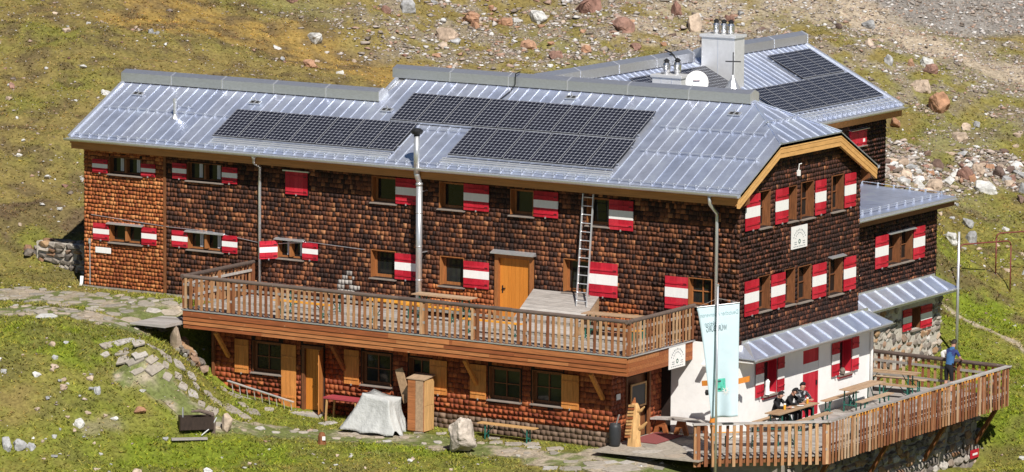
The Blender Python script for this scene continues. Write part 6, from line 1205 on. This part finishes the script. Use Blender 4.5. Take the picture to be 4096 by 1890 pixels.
# ================================================================ PEOPLE
SKIN = material('skin', [(.50,.27,.19)], rough=.6, amp=.08); HAIR = material('hair_dark', [(.03,.022,.018)], rough=.7)
def person(lab, J, mats, hair=None, cap=None, extra=None):
    """J: joint -> (position, radius); bones grown into one skin; mats: function(segment name) -> slot"""
    slots, rule = mats
    bones = [('hip','belly'),('belly','chest'),('chest','neck'),('neck','head0'),('head0','head1'),('chest','shL'),('shL','elL'),('elL','wrL'),('chest','shR'),('shR','elR'),('elR','wrR'),('hip','hpL'),('hpL','knL'),('knL','anL'),('anL','toL'),('hip','hpR'),('hpR','knR'),('knR','anR'),('anR','toR')]
    names = list(J); idx = {n: i for i, n in enumerate(names)}; me = bpy.data.meshes.new('person'); me.from_pydata([J[n][0] for n in names], [(idx[a], idx[b]) for a, b in bones], [])
    ob = bpy.data.objects.new('person', me); COL.objects.link(ob); sk = ob.modifiers.new('skin', 'SKIN'); sk.use_smooth_shade = True; sk.branch_smoothing = .6
    for i, n in enumerate(names):
        d = me.skin_vertices[0].data[i]; r = J[n][1]; d.radius = r if isinstance(r, tuple) else (r, r); d.use_root = (n == 'hip')
    sb = ob.modifiers.new('sub', 'SUBSURF'); sb.levels = 2; sb.render_levels = 2
    dg = bpy.context.evaluated_depsgraph_get(); body = bpy.data.meshes.new_from_object(ob.evaluated_get(dg)); bpy.data.objects.remove(ob)
    segs = [(a, b, Vector(J[a][0]), Vector(J[b][0])) for a, b in bones]; bm = bmesh.new(); bm.from_mesh(body)
    # hands: palm and five bent fingers grown on each wrist
    for s in 'LR':
        w, e = Vector(J['wr'+s][0]), Vector(J['el'+s][0]); d = (w-e).normalized(); sd = d.cross(V(0,0,1)).normalized(); up = sd.cross(d); mb = MB(); mb.obox(w+d*.045, d*.045, sd*.036, up*.014)
        for k, (o_, L) in enumerate(((-.028,.068),(-.009,.078),(.010,.074),(.028,.058))): p = w+d*.085+sd*o_; mb.tube([p-d*.01, p+d*L*.55-up*.004, p+d*L*.9-up*.03], [.0095,.009,.006], 6)
        th = w+d*.03+sd*.034*(-1 if s == 'L' else 1); mb.tube([th, th+d*.03+sd*.022*(-1 if s == 'L' else 1), th+d*.062+sd*.018*(-1 if s == 'L' else 1)-up*.012], [.012,.011,.008], 6)
        hm = mb.mesh('h', SKIN); bm2 = bmesh.new(); bm2.from_mesh(hm); vm = [bm.verts.new(v.co) for v in bm2.verts]; bm2.verts.index_update()
        for f in bm2.faces: bm.faces.new([vm[v.index] for v in f.verts]).material_index = 99
        bm2.free()
    # face: nose, brow and ears
    h0, h1 = Vector(J['head0'][0]), Vector(J['head1'][0]); hc = (h0+h1)/2; fd = Vector(extra['face']).normalized(); sdv = fd.cross(V(0,0,1)).normalized()
    mb = MB(); mb.tube([hc+fd*.085+V(0,0,.02), hc+fd*.118-V(0,0,.015), hc+fd*.09-V(0,0,.025)], [.008,.016,.01], 6)
    for s in (-1,1): mb.obox(hc+sdv*.087*s, fd*.018, sdv*.01, V(0,0,.03))
    hm = mb.mesh('h', SKIN); bm2 = bmesh.new(); bm2.from_mesh(hm); vm = [bm.verts.new(v.co) for v in bm2.verts]; bm2.verts.index_update()
    for f in bm2.faces: bm.faces.new([vm[v.index] for v in f.verts]).material_index = 99
    bm2.free()
    for f in bm.faces:
        f.smooth = True
        if f.material_index == 99: f.material_index = 0; continue
        c = f.calc_center_median(); best = None
        for a, b, p, q in segs:
            t = max(0, min(1, (c-p).dot(q-p)/max((q-p).length_squared, 1e-6))); dd = (c-p.lerp(q,t)).length-.5*(1-t)*0
            if best is None or dd < best[0]: best = (dd, a, b, t)
        f.material_index = rule(best[1], best[2], best[3], c)
    body.materials.clear()
    for m in slots: body.materials.append(m)
    bm.to_mesh(body); bm.free()
    root = link('person', body); tag(root, lab, 'person')
    mb = MB()   # hair or hood as a shaped cap
    n = 12; up = (h1-h0).normalized(); vs = []; rows = 6; back = -fd
    for i in range(rows+1):
        ph = math.pi*.5*i/rows*1.15
        for k in range(n):
            th = 2*math.pi*k/n; dirv = fd*math.cos(th)+sdv*math.sin(th); fr = max(0, math.cos(th)); r = .108*(1+.02*math.sin(3*th)); ph2 = min(ph, 1.15) if fr > .45 else ph; vs.append(hc+up*.02+up*(r*1.06*math.cos(ph2))+dirv*(r*math.sin(ph2)*(.98 if fr < .45 else .96)))
    mb.add(vs, [(i*n+k, i*n+(k+1) % n, (i+1)*n+(k+1) % n, (i+1)*n+k) for i in range(rows) for k in range(n)])
    if cap == 'brim': mb.obox(hc+fd*.13+up*.055, fd*.07, sdv*.08, up*.008)
    o = mb.build('hair' if cap is None else 'cap', hair or HAIR, root, True)
    return root
def cloth(n, c, amp=.15): return material(n, [c], rough=.85, noise=(9,9,9), amp=amp)
BLUE, NAVY, BLK, GREYJ = cloth('shirt_blue', (.045,.13,.30)), cloth('sleeve_navy', (.03,.045,.16)), cloth('cloth_black', (.012,.012,.014)), material('jacket_mix', [(.02,.02,.023)], rough=.8, wear=((.62,.63,.66),.55,7))
# man leaning on the back railing, seen from behind
bx, by = 1.85, 10.95; B = V(bx,by,TZ); fw = V(.25,.97,0).normalized(); sd = V(fw.y,-fw.x,0)
J = {'hip':(B+V(0,0,.93),(.15,.12)), 'belly':(B+V(0,0,1.1)+fw*.05,(.155,.115)), 'chest':(B+V(0,0,1.36)+fw*.14,(.18,.12)), 'neck':(B+V(0,0,1.53)+fw*.2,.055), 'head0':(B+V(0,0,1.60)+fw*.23,.085), 'head1':(B+V(0,0,1.72)+fw*.26,.088)}
for s, k in (('L',-1),('R',1)):
    J['sh'+s] = (B+V(0,0,1.44)+fw*.15+sd*.19*k,.065); J['el'+s] = (B+V(0,0,1.17)+fw*.26+sd*.27*k,.045); J['wr'+s] = (B+V(0,0,1.09)+fw*.48+sd*.16*k,.032)
    J['hp'+s] = (B+V(0,0,.86)+sd*.1*k,.1); J['kn'+s] = (B+V(0,0,.48)+sd*.12*k+fw*.03,.062); J['an'+s] = (B+V(0,0,.09)+sd*.13*k-fw*.02,.042); J['to'+s] = (B+V(0,0,.045)+sd*.14*k+fw*.16,.035)
def rule(a, b, t, c):
    if a in ('neck','head0') : return 0
    if a.startswith('el') : return 0
    if a.startswith('sh') : return 2 if t < .75 else 0
    if a in ('hip','belly','chest'): return 3 if (a == 'hip' and b.startswith('hp')) else (2 if b.startswith('sh') else 1)
    return 3 if a.startswith('hp') or (a.startswith('kn') and t < .15) else (4 if a.startswith('an') else 0)
person('man in a blue shirt and black shorts leaning on the back railing', J, ([SKIN,BLUE,NAVY,BLK,BLK], rule), extra={'face': fw})
o = MB(); vs = []
for i in range(7):
    for j in range(5): vs.append((1.32+i*.075-.06*math.sin(j), 11.5+.05*math.sin(i*1.3), TZ+1.30-.05*j-.10*abs(i-3)/3*(j > 2)+.04*math.sin(i)))
o.add(vs, [(i*5+j, (i+1)*5+j, (i+1)*5+j+1, i*5+j+1) for i in range(6) for j in range(4)]); o = o.build('white_cloth', K['white'], None, True); md = o.modifiers.new('s', 'SOLIDIFY'); md.thickness = .01; tag(o, 'white cloth hanging over the back railing left of the man', 'cloth')
def sitter(lab, y, lean, head_drop, mats, cap, hairm, turn=0.0):
    B = V(.45,y,TZ+.46); fw = V(1,turn,0).normalized(); sd = V(fw.y,-fw.x,0)
    J = {'hip':(B+V(0,0,.08),(.16,.13)), 'belly':(B+V(0,0,.26)+fw*lean*.3,(.16,.13)), 'chest':(B+V(0,0,.48)+fw*lean*.75,(.185,.13)), 'neck':(B+V(0,0,.64)+fw*lean*1.15,.06), 'head0':(B+V(0,0,.70-head_drop*.4)+fw*lean*1.45,.088), 'head1':(B+V(0,0,.82-head_drop)+fw*lean*1.7,.09)}
    for s, k in (('L',-1),('R',1)):
        J['sh'+s] = (B+V(0,0,.55)+fw*lean*.85+sd*.19*k,.068); J['el'+s] = (B+V(0,0,.36)+fw*(lean+.14)+sd*.25*k,.05); J['wr'+s] = (B+V(0,0,.36)+fw*(lean+.33)+sd*.1*k,.034)
        J['hp'+s] = (B+V(0,0,.07)+sd*.1*k+fw*.05,.1); J['kn'+s] = (B+V(0,0,.06)+sd*.13*k+fw*.44,.07); J['an'+s] = (B+V(0,0,-.37)+sd*.13*k+fw*.42,.045); J['to'+s] = (B+V(0,0,-.42)+sd*.13*k+fw*.58,.036)
    def rule(a, b, t, c):
        if a in ('neck','head0'): return 0
        if a in ('hip','belly','chest'): return 2 if b.startswith('hp') else 1
        if a[:2] in ('sh','el'): return 1
        return 3 if a.startswith('an') else 2
    person(lab, J, ([SKIN]+mats, rule), hairm, cap, {'face': fw+V(0,0,-head_drop*2)})
sitter('person in a black hooded jacket sitting nearest the camera at the terrace table', 1.55, .16, .05, [BLK,BLK,BLK], None, BLK)
sitter('person in a dark cap and black jacket bending over the food at the table', 2.35, .2, .04, [BLK,BLK,BLK], 'brim', BLK)
sitter('person in a black cap and black and white jacket sitting before the red door', 3.25, .08, .0, [GREYJ,BLK,BLK], 'plain', BLK, -.25)
